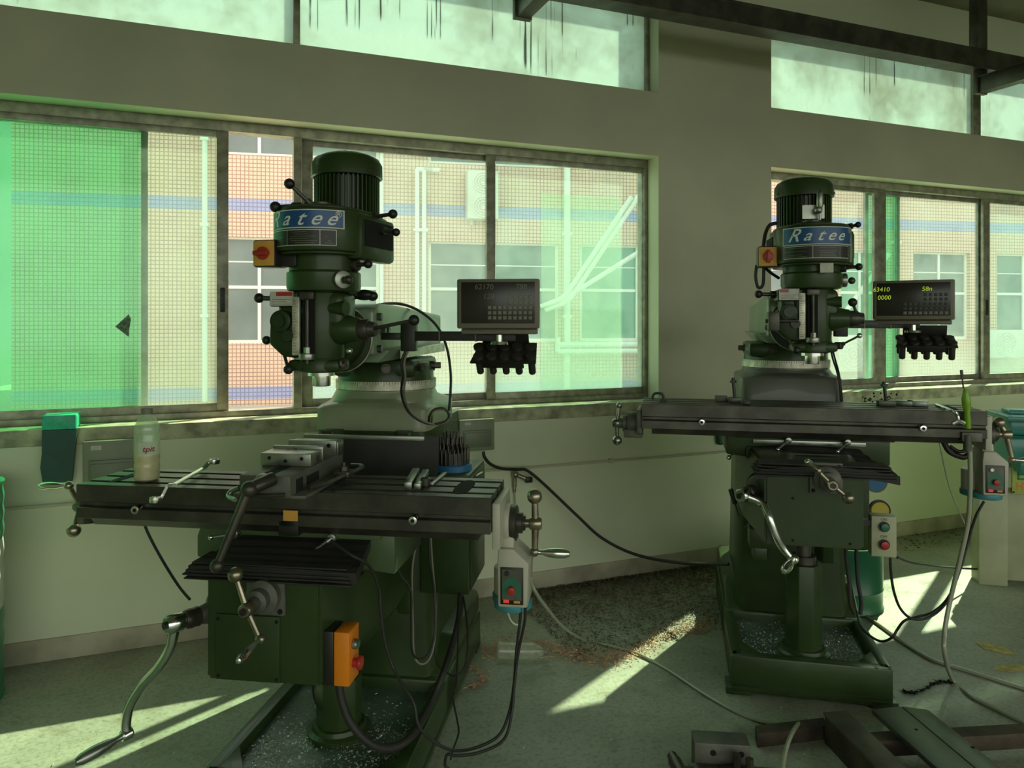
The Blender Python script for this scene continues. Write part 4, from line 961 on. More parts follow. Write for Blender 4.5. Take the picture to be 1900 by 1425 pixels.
    dc = P['disp']; D = empty('readout_display', dc, P['drot'], parent=o); dw, dh = P['dsz']
    b = B(); b.prism([(-dw/2, -.03), (-dw/2+.01, -.035), (dw/2-.01, -.035), (dw/2, -.03), (dw/2-.015, .04), (-dw/2+.015, .04)], -dh/2, dh/2, 'Z', .006, 2); b.box((-dw/2+.01, .0, -dh/2-.018), (dw/2-.01, .035, -dh/2), .004)
    b.done('case', 'grey_case', D)
    b = B(); b.box((-dw/2+.016, -.0375, -dh/2+.016), (dw/2-.016, -.034, dh/2-.010), .002); b.done('screen', 'face', D)
    b = B(); b.cyl((0, 0, -dh/2-.02), (0, 0, -dh/2-.045), .012, n=14); b.lathe([(.03, 0), (.028, .008), (.0, .012)], (0, 0, -dh/2-.05), n=20); b.done('swivel_foot', 'chrome', D)
    kw = (dw-.04)/14; b = B(); b2 = B()
    for r_ in range(5):
        for c_ in range(9):
            if r_ < 2 and c_ < 4: continue
            x = dw/2-.030-(8-c_)*kw; z = dh/2-.058-r_*kw*1.0
            (b if (P['n'] == 1 or (r_ == 4)) else b2).box((x-kw*.34, -.0395, z-kw*.34), (x+kw*.34, -.037, z+kw*.34), .0008)
    b.done('keypad', 'key', D)
    if len(b2.bm.verts): b2.done('dark_keypad', 'key_dk', D)
    dgs = (('63410', -.105, .020), ('0000', -.095, -.012), ('58n', .045, .020)) if P['n'] == 2 else (('62170', -.045, .030), ('128', -.030, .0), ('788', .075, .030))
    for i_, (tx_, x, z) in enumerate(dgs): lettering('digits', tx_, .024, 'digit' if P['n'] == 2 else 'digit_dim', D, (x*dw/.27, -.0378, z+dh*.18-.006), shear=.1)
    rk = empty('tool_rack', P['rack'], 0, rot=(R(P['rtilt']), 0, P['rrot']), parent=o); rw, rd = .215, .10
    b = B(); b.prism([(-rw/2, -rd/2), (rw/2, -rd/2), (rw/2-.005, rd/2), (-rw/2+.02, rd/2)], -.004, .004, 'Z', .002); b.box((-rw/2+.03, rd/2-.01, -.0), (rw/2-.03, rd/2+.0, .05), .003); b.box((-rw/2+.04, -rd/2+.0, -.022), (rw/2-.04, -rd/2+.004, 0), .001)
    b.done('rack_plate', 'black', rk)
    bpy.context.view_layer.update()
    return o
def place_in(root, loc): return root.matrix_world @ V(*loc)
MO = {1: ((-.510, 3.02), 8.0), 2: ((1.3225, 3.60), 12.4)}
def Q(n, px, py, yl):                 # local point of machine n at depth yl
    (ox, oy), th = MO[n]; t = R(th); s, c = math.sin(t), math.cos(t); u = (px-CX)/F; v = (HY-py)/F
    z = (yl+ox*s+oy*c)/(u*s+c); return V((u*z-ox)*c-(z-oy)*s, yl, EYE+v*z)
def on(n, x, y, z):                   # local to world
    (ox, oy), th = MO[n]; t = R(th); s, c = math.sin(t), math.cos(t); return V(ox+x*c+y*s, oy-x*s+y*c, z)
def ah(px, py, h):                    # world point at height h
    z = (EYE-h)*F/(py-HY); return V((px-CX)/F*z, z, h)
def lo(n, p):                         # world to local
    (ox, oy), th = MO[n]; t = R(th); s, c = math.sin(t), math.cos(t); dx, dy = p.x-ox, p.y-oy; return V(dx*c-dy*s, dx*s+dy*c, p.z)

P1 = dict(n=1, o=MO[1][0], yaw=8.0, by=-.87, screw=(0, -.52), ring=1.235, rx=.0, ram=(-.50, .47), ramlt=True, head=(.0, -.67), zq=1.340, hrot=10,
          lev=(0, 0, 0), zb=(1.712, 1.842), mo=.155, mtop=2.064, sw=None, swr=R(-6), swk=0, kx=-.032, kz0=.51, kz1=.82, ky=-1.0, ty=-.88, tz=1.008, bw=.24, bx=0,
          fx=0, fz=0, tx=(-.69, .578), sx=.0)
c = Q(1, 683, 610, -.69); e = Q(1, 768, 594, -.74); P1['lev'] = (e.x, e.y+.67, e.z-1.34)
P1['sw'] = tuple(Q(1, 490, 470, -.78)); P1['toplev'] = [('top_lever', Q(1, 577, 380, -.66), Q(1, 537, 341, -.70), .017), ('top_lever', Q(1, 553, 382, -.68), Q(1, 511, 384, -.76), .017), ('side_lever', Q(1, 690, 403, -.60), Q(1, 729, 397, -.62), .015), ('side_lever', Q(1, 706, 427, -.60), Q(1, 735, 431, -.62), .013)]
f_ = Q(1, 492, 1104, -1.014); P1['fx'], P1['fz'] = f_.x, f_.z
cc_ = V(f_.x, -1.115, f_.z); P1['cross'] = (Q(1, 437, 1066, -1.115)-cc_, Q(1, 483, 1186, -1.115)-cc_, Q(1, 441, 1228, -1.26)-cc_)
P1['ls'] = ((-.222, -.872, .655), (-.302, -.992, .655))
P1['lh'] = [tuple(Q(1, x, y, yl)) for x, y, yl in ((316, 1200, -.99), (296, 1236, -.99), (264, 1272, -.98), (241, 1310, -.98), (234, 1340, -.98), (235, 1362, -.98))]; P1['lg'] = tuple(Q(1, 138, 1416, -1.10))
P1['stops'] = [Q(1, 251, 943, -.89).x, Q(1, 766, 954, -.89).x]
h_ = V(-.69-.085, -.753, .908); P1['lcr'] = (Q(1, 137, 984, -.80)-h_, Q(1, 128, 901, -.80)-h_, Q(1, 72, 902, -.80)-h_)
h_ = V(.578+.112, -.753, .908); P1['rcr'] = (Q(1, 992, 921, -.753)-h_, Q(1, 992, 1024, -.753)-h_, Q(1, 1058, 1028, -.753)-h_)
P1['arm'] = tuple(Q(1, 762, 624, -.50)); P1['armL'] = Q(1, 958, 630, -.5).x-P1['arm'][0]
P1['disp'] = tuple(Q(1, 926, 564, -.60)); P1['drot'] = R(3); P1['dsz'] = (.262, .155)
P1['rack'] = tuple(Q(1, 936, 655, -.52)); P1['rtilt'] = 38; P1['rrot'] = R(0)
P2 = dict(P1); P2.update(n=2, o=MO[2][0], yaw=12.4, by=-.69, ring=1.283, rx=-.02, ram=(-.48, .35), ramlt=False, head=(.013, -.65), zq=1.375, hrot=-3, zb=(1.726, 1.868), mo=.15, mtop=2.098,
          kx=-.041, kz0=.70, kz1=.99, ky=-1.0, ty=-.69, tz=1.160, bw=.235, bx=.0, tx=(-.655, .625), sx=.02)
e = Q(2, 1582, 561, -.70); P2['lev'] = (e.x-.013, e.y+.65, e.z-1.375)
P2['sw'] = tuple(Q(2, 1425, 476, -.68)); P2['swr'] = 0; P2['swk'] = R(90)
P2['toplev'] = [('side_lever', Q(2, 1572, 421, -.60), Q(2, 1592, 417, -.62), .012)]
f_ = Q(2, 1533, 888, -1.014); P2['fx'], P2['fz'] = f_.x, f_.z
cc_ = V(f_.x, -1.115, f_.z); P2['cross'] = (Q(2, 1574, 924, -1.115)-cc_, Q(2, 1517, 873, -1.115)-cc_, Q(2, 1496, 855, -1.24)-cc_)
P2['ls'] = ((-.20, -.86, .868), (-.28, -.98, .868))
P2['lh'] = [tuple(Q(2, x, y, yl)) for x, y, yl in ((1413, 933, -.99), (1427, 960, -1.02), (1439, 993, -1.02), (1453, 1018, -1.0), (1472, 1038, -1.0))]; P2['lg'] = tuple(Q(2, 1454, 1061, -1.13))
P2['stops'] = [Q(2, 1302, 778, -.70).x, Q(2, 1713, 792, -.70).x]
h_ = V(-.655-.111, -.563, 1.06); P2['lcr'] = (Q(2, 1145, 817, -.563)-h_, Q(2, 1149, 752, -.563)-h_, None)
h_ = V(.625+.112, -.563, 1.06); P2['rcr'] = (Q(2, 1854, 784, -.563)-h_, Q(2, 1878, 853, -.563)-h_, Q(2, 1935, 856, -.563)-h_)
P2['arm'] = tuple(Q(2, 1562, 602, -.55)); P2['armL'] = Q(2, 1705, 606, -.55).x-P2['arm'][0]
P2['disp'] = tuple(Q(2, 1694, 557, -.60)); P2['drot'] = R(-16); P2['dsz'] = (.285, .155)
P2['rack'] = tuple(Q(2, 1717, 634, -.57)); P2['rtilt'] = 24; P2['rrot'] = R(-12)
m1 = mill(P1, 'near green turret milling machine with a vise and bottle on its table')
m2 = mill(P2, 'far green turret milling machine, right of the wall pier, with bare clamps on its table')

# stop box on the near knee, push-button box on the far one
b = B(); b.box((.128, -.985, .507), (.163, -.905, .655), .004); eb = b.done('stop_box', 'black', m1)
B().box((.163, -.985, .507), (.208, -.905, .655), .005).done('orange_cover', 'orange', eb)
b = B(); b.cyl((.208, -.955, .613), (.222, -.955, .613), .014, n=20, bev=.002); b.done('start_button', 'steel', eb)
B().cyl((.222, -.955, .613), (.225, -.955, .613), .010, n=18).done('green_cap', 'btn_green', eb)
B().cyl((.208, -.955, .562), (.222, -.955, .562), .012, n=18).cyl((.222, -.955, .562), (.234, -.955, .562), .019, n=24, bev=.004).done('stop_button', 'red', eb)
a, c = Q(2, 1617, 957, -.80), Q(2, 1664, 1035, -.80)
pb = B().box((a.x, -.80, c.z), (c.x, -.745, a.z), .003).done('button_box', 'cream', m2)
B().box((.15, -.79, a.z-.04), (a.x+.01, -.76, a.z-.02)).done('box_arm', 'black', m2)
for yy, m_, nm in ((977, 'btn_green', 'start_button'), (1010, 'red', 'stop_button')):
    q = Q(2, 1640, yy, -.80); B().cyl((q.x, -.802, q.z), (q.x, -.808, q.z), .019, n=24).done('button_ring', 'black', pb); B().cyl((q.x, -.808, q.z), (q.x, -.818, q.z), .014, n=24, bev=.003).done(nm, m_, pb)
lettering('print', 'ON', .014, 'black', pb, (Q(2, 1640, 963, -.80).x, -.8005, Q(2, 1640, 964, -.80).z)); lettering('print', 'OFF', .014, 'black', pb, (Q(2, 1640, 996, -.80).x, -.8005, Q(2, 1640, 996, -.80).z))
B().box((P1['sx']-.01-.022, -.8805, .915), (P1['sx']-.01+.022, -.8785, .945)).done('yellow_label', 'yellow', m1, loc=Q(1, 539, 957, -.885)-V(P1['sx']-.01, -.880, .930))
# cabinet side discs behind the far knee
for px, py, r, m_, lab in ((1624, 893, .052, 'blue_pl', 'blue grey round disc hanging behind the knee of the far machine'), (1632, 946, .047, 'hoop', 'yellow centred tape roll hanging behind the far machine, below the blue disc')):
    q = Q(2, px, py, .02); d = empty('disc' if m_ == 'blue_pl' else 'tape_roll', on(2, *q), -R(12.4)); tag(d, lab, 'disc' if m_ == 'blue_pl' else 'tape')
    b = B(); b.lathe([(r*.35, -.01), (r, -.01), (r, .01), (r*.35, .01)], (0, 0, 0), (0, 1, 0), 32); b.done('rim', 'casting' if m_ == 'blue_pl' else 'rust', d)
    B().lathe([(r*.3, -.012), (r*.82, -.012), (r*.82, -.008), (r*.3, -.008)], (0, 0, 0), (0, 1, 0), 32).done('face', m_, d)

# collets in the racks
ords = ['leftmost', 'second from left', 'middle', 'second from right', 'rightmost']
def collets(n, P, who):
    (ox, oy), th = MO[n]; rm = Matrix.Translation((ox, oy, 0)) @ Matrix.Rotation(-R(th), 4, 'Z') @ Matrix.Translation(P['rack']) @ Euler((R(P['rtilt']), 0, P['rrot'])).to_matrix().to_4x4()
    proto = None
    for rrow in (0, 1):
        for k in range(5):
            x = -.088+k*.043+(.006 if rrow == 0 else 0); y = -.026 if rrow == 0 else .022
            mm = rm @ Matrix.Translation((x, y, 0))
            if proto is None:
                c_ = proto = empty('collet'); b = B(); b.lathe([(.010, .012), (.017, .012), (.017, .002), (.0125, -.002), (.0125, -.018)], n=20); b.done('head', 'steel_dk', c_)
                B().lathe([(0, -.062), (.0105, -.062), (.0118, -.058), (.0118, -.002), (0, -.002)], n=20).done('shank', 'steel_dk', c_)
            else: c_ = copy_tree(proto)
            c_.matrix_world = mm; c_['category'] = 'collet'; c_['group'] = 'collets in the rack of the %s machine' % who
            c_['label'] = '%s steel collet in the %s row of the %s machine tool rack' % (ords[k], 'front' if rrow == 0 else 'back', who)
collets(1, P1, 'near'); collets(2, P2, 'far')

# ---------------------------------------------------------------- things on the near table
TZ1 = 1.0085
vz = empty('machine_vise', on(1, -.035, -.76, TZ1), -R(8)); tag(vz, 'grey steel machine vise clamped on the near machine table', 'vise')
b = B(); b.prism([(-.075, -.225), (.075, -.225), (.078, .165), (-.078, .165)], .006, .066, 'Z', .003)
b.box((-.10, -.215, 0), (.115, .15, .012), .005); b.box((-.078, .12, .03), (.078, .165, .066), .003); b.done('vise_body', 'casting', vz)
b = B(); b.box((-.018, -.226, .045), (.018, .05, .0665)); b.box((.0745, -.12, .018), (.0765, .0, .045)); b.box((.0745, -.19, .012), (.0765, -.145, .05)); b.done('slot', 'void', vz)
b = B(); b.box((-.078, -.095, .067), (.078, -.01, .104), .002); b.box((-.080, -.01, .067), (.080, .003, .112), .0015); mj = b.done('moving_jaw', 'steel', vz)
b = B()
for x, z in ((-.05, .09), (0, .082), (.05, .09)): b.cyl((x, -.0965, z), (x, -.094, z), .0055, n=12)
b.done('screw_hole', 'void', mj)
b = B(); b.box((-.08, .098, .066), (.08, .110, .112), .0015); b.box((-.078, .110, .06), (.082, .16, .108), .003); fj = b.done('fixed_jaw', 'steel', vz); B().cyl((.055, .0975, .096), (.055, .099, .096), .007, n=14).done('screw_hole', 'void', fj)
b = B()
b.tube([(.10, -.16, .02), (.125, -.10, .02), (.135, .0, .02), (.15, .10, .022), (.145, .16, .022), (.10, .18, .02)], .007, n=8); b.tube([(.06, -.228, .015), (0, -.236, .012), (-.06, -.23, .012)], .006, n=8)
b.done('swivel_flange', 'steel_dk', vz)
b = B(); b.box((.10, .02, .012), (.15, .075, .03), .003); b.cyl((.125, .045, .03), (.125, .045, .055), .008, n=12); b.cyl((.125, .045, .03), (.125, .045, .043), .014, n=6); b.done('clamp_bolt', 'steel_dk', vz)
vh = V(0, -.225, .052)
b = B(); b.cyl(vh, vh+V(0, -.02, 0), .022, n=24, bev=.003); b.cyl(vh+V(0, -.02, 0), vh+V(-.01, -.055, -.004), .014, n=16); b.done('vise_screw', 'steel', vz)
hb = empty('vise_handle', on(1, 0, 0, 0), -R(8)); tag(hb, 'black cranked vise handle hanging down from the front of the vise', 'handle')
a, c, d = Q(1, 495, 893, -1.035), Q(1, 462, 908, -1.08), Q(1, 403, 1050, -1.12)
b = B(); b.cyl(a+V(.01, .02, .004), c, .019, .017, n=18, bev=.003); b.ball(c, .022); hh = b.done('socket', 'steel_dk', hb)
b = B(); b.tube([c, c+(d-c)*.1, d], .012, n=14, smooth=2, radii=[.017, .013, .0105]); b.ball(d, .0185, 18); b.done('handle_arm', 'steel_dk', hb)
b = B(); b.tube([Q(1, 443, 905, -.995), Q(1, 428, 912, -1.0), Q(1, 424, 921, -1.01), Q(1, 437, 928, -1.03)], .006, n=8); b.done('hook', 'steel', hb)
# bottle
bo = empty('plastic_bottle', on(1, -.512, -.80, TZ1)); tag(bo, 'clear plastic bottle half full of yellow liquid standing on the near machine table', 'bottle')
prof = [(0, 0), (.030, 0), (.036, .006), (.037, .02), (.0355, .028), (.037, .036), (.037, .05), (.0355, .056), (.037, .064), (.037, .082), (.036, .088), (.037, .094), (.037, .140), (.0355, .146), (.037, .152), (.035, .168), (.026, .190), (.015, .203), (.0135, .206), (.0135, .214)]
B().lathe(prof, n=40).done('bottle_wall', 'pet', bo)
B().lathe([(0, .003)]+[(r-.0015, z) for r, z in prof[2:10]]+[(.0345, .083), (0, .083)], n=40).done('liquid', 'liquid', bo)
B().lathe([(0, .205), (.017, .205), (.017, .222), (.015, .2245), (0, .2245)], n=28).done('cap', 'key', bo)
b = B(); vs = []
for k in range(9):
    a = R(-90+(-12+k*11)); vs.append([b.bm.verts.new((.0385*math.cos(a), .0385*math.sin(a), z)) for z in (.083, .122)])
for p, q in zip(vs, vs[1:]): b.bm.faces.new([p[0], q[0], q[1], p[1]])
g = bmesh.ops.solidify(b.bm, geom=b.bm.faces[:], thickness=-.0006); lb = b.done('label_strip', 'white', bo)
b = B(); g = glyphs('tpit', .024, shear=.2, ext=.0003, bold=.0004)
for v in g.verts:
    a = R(-90+32)+v.co.x/.0385; v.co = V(.0397*math.cos(a), .0397*math.sin(a), .101+v.co.y)
b._add(g); b.done('handwriting', 'red', lb, flat=True)
# long offset spanner
pts = [ah(288, 927, .985), ah(300, 924, .985), ah(312, 900, 1.022), ah(325, 899, 1.024), ah(378, 869, 1.022), ah(388, 858, 1.045), ah(398, 856, 1.048)]
b = B(); sp = [p for p in pts]
for i in range(len(sp)-1):
    p, q = sp[i], sp[i+1]; d = (q-p); L_ = d.length; mx = Matrix.Translation((p+q)/2) @ d.to_track_quat('X', 'Z').to_matrix().to_4x4(); t = bmesh.new(); bmesh.ops.create_cube(t, size=1); bmesh.ops.scale(t, vec=(L_*1.06, .016, .008), verts=t.verts); bmesh.ops.bevel(t, geom=t.edges[:], offset=.002, segments=2, affect='EDGES'); b._add(t, mx)
for p in (sp[0], sp[-1]): b.lathe([(.009, -.007), (.016, -.007), (.017, 0), (.016, .007), (.009, .007), (.009, -.007)], p, (0.05, 0, 1), 24)
tag(b.done('ring_spanner', 'chrome'), 'long cranked steel ring spanner lying across the near table right of the bottle', 'spanner')
# clamp pieces right of the vise
def bar(name, a, c, wd, h, m, lab, cat, z=TZ1, grp=None):
    a, c = V(a), V(c); d = c-a; b = B(); b.box((0, -wd/2, 0), (V(d.x, d.y, 0).length, wd/2, h), .0015)
    return tag(b.done(name, m, None, loc=(a.x, a.y, z), rot=(0, 0, math.atan2(d.y, d.x))), lab, cat, grp)
bar('parallel_bar', ah(757, 908, 1.01), ah(772, 880, 1.01), .022, .022, 'steel', 'left ground steel block of the pair on the near table', 'block', grp='steel blocks on the near table')
bar('parallel_bar', ah(774, 908, 1.01), ah(790, 880, 1.01), .020, .018, 'steel', 'right ground steel block of the pair, beside the socket on the near table', 'block', grp='steel blocks on the near table')
p = ah(789, 901, 1.01); b = B(); b.lathe([(.009, 0), (.0135, 0), (.0145, .01), (.0145, .022), (.010, .024), (.009, .006)], n=24); tag(b.done('socket', 'steel_dk', None, loc=p), 'small dark steel socket standing beside the steel blocks', 'socket')
bar('steel_rule', ah(800, 900, 1.01), ah(826, 878, 1.01), .014, .006, 'steel', 'thin bright steel bar lying diagonally right of the socket', 'bar')
p = ah(893, 879, 1.01); bar('clamp_strap', ah(884, 884, 1.01), ah(895, 877, 1.01), .008, .005, 'steel', 'small steel key lying at the rear edge of the near table', 'key')
# drill index on the cabinet
dx_, dy_ = .295, -.115
di = empty('drill_index', on(1, dx_, dy_, .93)); tag(di, 'round drill stand with a blue base on the cabinet behind the near table', 'drill stand')
B().lathe([(0, 0), (.080, 0), (.080, .022), (.075, .026), (0, .026)], n=40).done('blue_base', 'blue_pl', di)
B().lathe([(0, .026), (.069, .026), (.066, .07), (.05, .07), (.05, .085), (.034, .085), (.034, .10), (0, .10)], n=32).done('tiered_block', 'black', di)
pr = None
for rr_, n_, z0_, L0_ in ((.067, 26, .028, .062), (.056, 20, .068, .036), (.042, 14, .08, .046), (.028, 9, .095, .048), (.014, 4, .095, .052)):
    for k in range(n_):
        a = 2*math.pi*k/n_+rr_*9; p = on(1, dx_, dy_, .93)+V(rr_*math.cos(a), rr_*math.sin(a), z0_)
        if pr is None: pr = c_ = B().lathe([(0, 0), (.0042, 0), (.0042, .046), (.0034, .048), (.0042, .051), (.0032, .054), (.0036, .057), (0, .060)], n=9).done('drill_bit', 'steel_dk')
        else: c_ = pr.copy(); COL.objects.link(c_)
        c_.location = p; c_.scale = (1, 1, (L0_+random.uniform(-.006, .006))/.060); tag(c_, 'dark twist drill standing in the blue drill stand', 'drill bit', 'drill bits in the blue stand')

# ---------------------------------------------------------------- things on the far table
TZ2 = 1.1605
def stud(px, py, pxt, pyt, lab, w_=.05):
    p = ah(px, py, TZ2); o = empty('clamp_stud', p, -R(12.4)); tag(o, lab, 'clamp', 'clamps on the far table')
    B().box((-w_/2, -.02, 0), (w_/2, .02, .022), .002).done('clamp_block', 'steel_dk', o)
    h = (py-pyt)/F*p.y; dx = (pxt-px)/F*p.y
    b = B(); b.cyl((0, 0, .02), (dx, 0, h), .0065, n=12); b.done('threaded_stud', 'black', o); u = .80
    B().cyl((dx*u-.0, 0, h*u), (dx*(u+.1), 0, h*(u+.1)), .013, n=6).done('nut', 'black', o)
stud(1363, 747, 1360, 701, 'short clamp block with an upright threaded stud at the left of the far table')
stud(1644, 753, 1640, 708, 'clamp block with an upright threaded stud right of the far machine column', .065)
def blk(px, py, a, c, h, m, name, lab, cat, rz=-12.4, grp=None):
    p = ah(px, py, TZ2); tag(B().box((-a/2, -c/2, 0), (a/2, c/2, h), .002).done(name, m, None, loc=p, rot=(0, 0, R(rz))), lab, cat, grp)
blk(1338, 744, .05, .05, .022, 'casting', 'step_block', 'grey square block left of the stud on the far table', 'block')
blk(1384, 751, .028, .03, .016, 'black', 'nut_block', 'small black nut at the foot of the left stud on the far table', 'nut')
blk(1676, 752, .07, .05, .020, 'steel', 'clamp_strap', 'flat steel clamp just right of the right stud on the far table', 'clamp strap', -35)
blk(1702, 753, .075, .06, .020, 'steel', 'clamp_strap', 'bright flat steel block in the middle of the right half of the far table', 'clamp strap', -30)
p = ah(1221, 744, TZ2); b = B(); b.tube([(-.022, 0, 0), (-.022, 0, .016), (-.012, 0, .026), (.012, 0, .026), (.022, 0, .016), (.022, 0, 0)], .006, n=8, smooth=4); tag(b.done('bent_strap', 'black', None, loc=p+V(0, 0, .006)), 'small black bent strap near the left end of the far table', 'strap')
# steel plates with slot at right end of the table and hanging hook
b = B(); a = ah(1738, 753, TZ2); c = ah(1763, 765, TZ2+.0); b.tube([a+V(0, 0, .006), c+V(0, -.01, .008), c+V(.005, -.035, -.005), c+V(.008, -.038, -.03)], .0055, n=8)
b.tube([c+V(-.015, -.038, -.038), c+V(.008, -.04, -.028), c+V(.030, -.038, -.036)], .007, n=8); tag(b.done('hook_spanner', 'chrome'), 'small bright hooked key hanging over the front of the far table', 'key')
# screwdriver stuck upright in the hose at the right end of the far table
bpos = Q(2, 1796, 790, -.715); bw_ = on(2, *bpos); s_ = empty('screwdriver', bw_, 0); tag(s_, 'screwdriver with a lime green handle standing upright at the right of the far table', 'screwdriver')
k_ = bw_.y/F
B().lathe([(0, -5*k_), (.010, -5*k_), (.011, 10*k_), (.010, 24*k_), (.015, 38*k_), (.0155, 50*k_), (.009, 64*k_), (.005, 70*k_), (0, 70*k_)], (0, 0, 0), (-.07, .0, 1), 20).done('handle', 'lime', s_)
b = B(); d = V(-.12, 0, 1).normalized(); b.cyl(d*70*k_*1.0, d*92*k_, .003, n=8); b.cyl(d*88*k_, d*104*k_, .0055, n=8); b.done('blade', 'steel_dk', s_)
b = B(); q = Q(2, 1795, 812, -.70); b.box((q.x-.02, -.705, q.z-.015), (q.x+.05, -.665, q.z+.02), .003); b.cyl((q.x, -.70, q.z-.05), (q.x, -.70, q.z+.01), .014, n=14); b.done('hose_holder', 'casting', m2)
b = B(); qs = [Q(2, 1750, 818, -.60), Q(2, 1762, 838, -.60), Q(2, 1785, 848, -.60), Q(2, 1797, 844, -.60)]; b.tube(qs, .011, n=12); b.tube([Q(2, 1763, 828, -.6), Q(2, 1780, 838, -.6), Q(2, 1797, 834, -.6)], .007); b.done('bent_duct', 'black', m2)

# ---------------------------------------------------------------- cables and hoses
def cable(name, pts, r, m, label, cat='cable', grp=None, sm=8, n=10):
    return tag(B().tube(pts, r, n=n, smooth=sm).done(name, m), label, cat, grp)
def path(seq): return [at(x, y, z) for x, y, z in seq]
def lay(seq, h=.008): return [fl(x, y, h) for x, y in seq]
cable('power_cable', path([(897, 838, 3.93), (899, 848, 3.93), (910, 861, 3.95), (930, 869, 3.98), (960, 871, 4.03), (978, 873, 4.05), (1010, 899, 4.05), (1070, 956, 4.05), (1118, 999, 4.02), (1180, 1029, 3.98), (1260, 1044, 3.86), (1352, 1047, 3.66)]), .0085, 'cable', 'black cable swooping from the fuse box across to the far machine column')
cable('power_cable', path([(262, 955, 2.36), (275, 990, 2.36), (300, 1037, 2.34), (330, 1085, 2.30), (352, 1112, 2.26)]), .0045, 'cable', 'black cable dropping from beneath the left end of the near table')
cable('motor_cable', path([(700, 566, 2.72), (725, 563, 2.85), (752, 566, 2.95), (783, 580, 3.0), (812, 607, 3.05), (829, 645, 3.05), (836, 690, 3.05), (836, 725, 3.05), (833, 762, 3.05)]), .0055, 'cable', 'black cable arching over the near machine ram and down behind it')
for k, (dx, m_, lab) in enumerate(((0, 'cable', 'black sensor cable drooping in a loop right of the near turret'), (5, 'key', 'grey sensor cable drooping in a loop right of the near turret'))):
    cable('sensor_cable', path([(758+dx, 632, 2.50), (752+dx, 652, 2.48), (745+dx, 672, 2.48), (747+dx, 700, 2.5), (745+dx, 730, 2.55), (755+dx, 760, 2.6), (775+dx, 778, 2.62), (800+dx, 787, 2.64), (826+dx-2*k, 782, 2.64), (833-k, 770-k*2, 2.64), (823, 758+2*k, 2.63), (806, 760+2*k, 2.63), (797+dx, 772+k, 2.63), (796+dx, 786, 2.72)]), .0045-.0008*k, m_, lab)
for k, dx in enumerate((0, 9)):
    cable('power_cable', path([(966+dx, 1112, 2.15), (965+dx, 1150, 2.15), (958+dx*.7, 1210, 2.15), (954+dx*.3, 1265, 2.15), (945+dx*.3, 1320, 2.13), (925+dx*.8, 1365+dx*.6, 2.1), (880+dx, 1388+dx*.8, 2.06), (838+dx, 1392+dx, 2.0), (800, 1372+dx*.3, 1.98), (776, 1345, 1.97), (768, 1305, 1.98), (745, 1268, 2.0), (728, 1235, 2.02), (714, 1190, 2.02), (706, 1130, 2.02), (703, 1092, 2.02), (685, 1050+dx*.2, 2.0), (652, 1030, 1.97), (614, 1003, 2.0)] if k == 0 else [(966+dx, 1112, 2.15), (965+dx, 1150, 2.15), (962, 1210, 2.15), (955, 1265, 2.14), (950, 1320, 2.12), (935, 1372, 2.08), (890, 1396, 2.04), (848, 1402, 2.02), (830, 1400, 2.02), (826, 1420, 2.02), (836, 1430, 2.02)]), .0042, 'cable', ('black cable hanging from the near table power feed and rising across the knee', 'shorter black cable hanging from the near table power feed to the floor')[k])
cable('scale_cable', path([(777, 975, 2.42), (772, 1010, 2.42), (765, 1060, 2.40), (766, 1150, 2.38), (768, 1210, 2.38), (778, 1231, 2.38), (795, 1225, 2.40), (806, 1190, 2.43), (808, 1120, 2.46), (802, 1040, 2.5), (798, 975, 2.52)]), .0035, 'key', 'grey cable hanging in a long loop beneath the right half of the near table')
cable('power_cable', path([(733, 1045, 2.35), (745, 1070, 2.35), (762, 1095, 2.35), (763, 1150, 2.35), (764, 1205, 2.36), (776, 1222, 2.38), (793, 1215, 2.4), (806, 1180, 2.43), (806, 1100, 2.46), (798, 1040, 2.5), (796, 985, 2.52)]), .0035, 'cable', 'black cable looping beside the grey loop beneath the near table')
cable('power_cable', path([(812, 1100, 2.62), (808, 1180, 2.58), (809, 1225, 2.55), (822, 1243, 2.53), (845, 1254, 2.50), (862, 1238, 2.52), (868, 1200, 2.56), (866, 1150, 2.62), (860, 1108, 2.70)]), .0035, 'cable', 'thin black cable loop below the near machine cabinet')
cable('power_cable', path([(852, 1108, 2.66), (850, 1180, 2.55), (847, 1270, 2.42), (841, 1295, 2.4), (848, 1335, 2.34), (851, 1360, 2.3), (841, 1390, 2.26), (836, 1410, 2.24)]), .003, 'cable', 'thin black cable hanging straight from the near machine cabinet to the floor')
cable('flexible_conduit', path([(628, 1262, 2.09), (633, 1295, 2.08), (650, 1340, 2.07), (685, 1378, 2.07), (722, 1388, 2.1), (760, 1370, 2.15), (790, 1325, 2.25), (818, 1262, 2.4), (840, 1195, 2.55), (852, 1145, 2.65), (855, 1102, 2.72)]), .0115, 'rubber', 'thick black conduit swinging from the orange stop box to the cabinet', 'conduit', n=14)
cable('thin_wire', path([(580, 1255, 2.3), (582, 1290, 2.35), (590, 1312, 2.4), (600, 1318, 2.42)]), .003, 'cable', 'thin dark wire behind the near knee above the chip tray')
h1 = path([(984, 1075, 2.18), (990, 1092, 2.25)])+[at(1010, 1122, 2.6), at(1045, 1163, 3.1)]+lay([(1085, 1188), (1125, 1197), (1180, 1212), (1235, 1240), (1300, 1283), (1360, 1318), (1410, 1338), (1455, 1348), (1480, 1345), (1496, 1335)], .007)
cable('clear_hose', h1, .0065, 'hose', 'clear plastic hose running from the near power feed across the floor', 'hose')
cable('clear_hose', [fl(1496, 1335, .01), fl(1480, 1345, .05), fl(1466, 1368, .09), fl(1456, 1400, .10), fl(1451, 1440, .08), fl(1450, 1480, .03)], .0075, 'hose', 'clear hose end arching up beside the steel plates on the floor', 'hose')
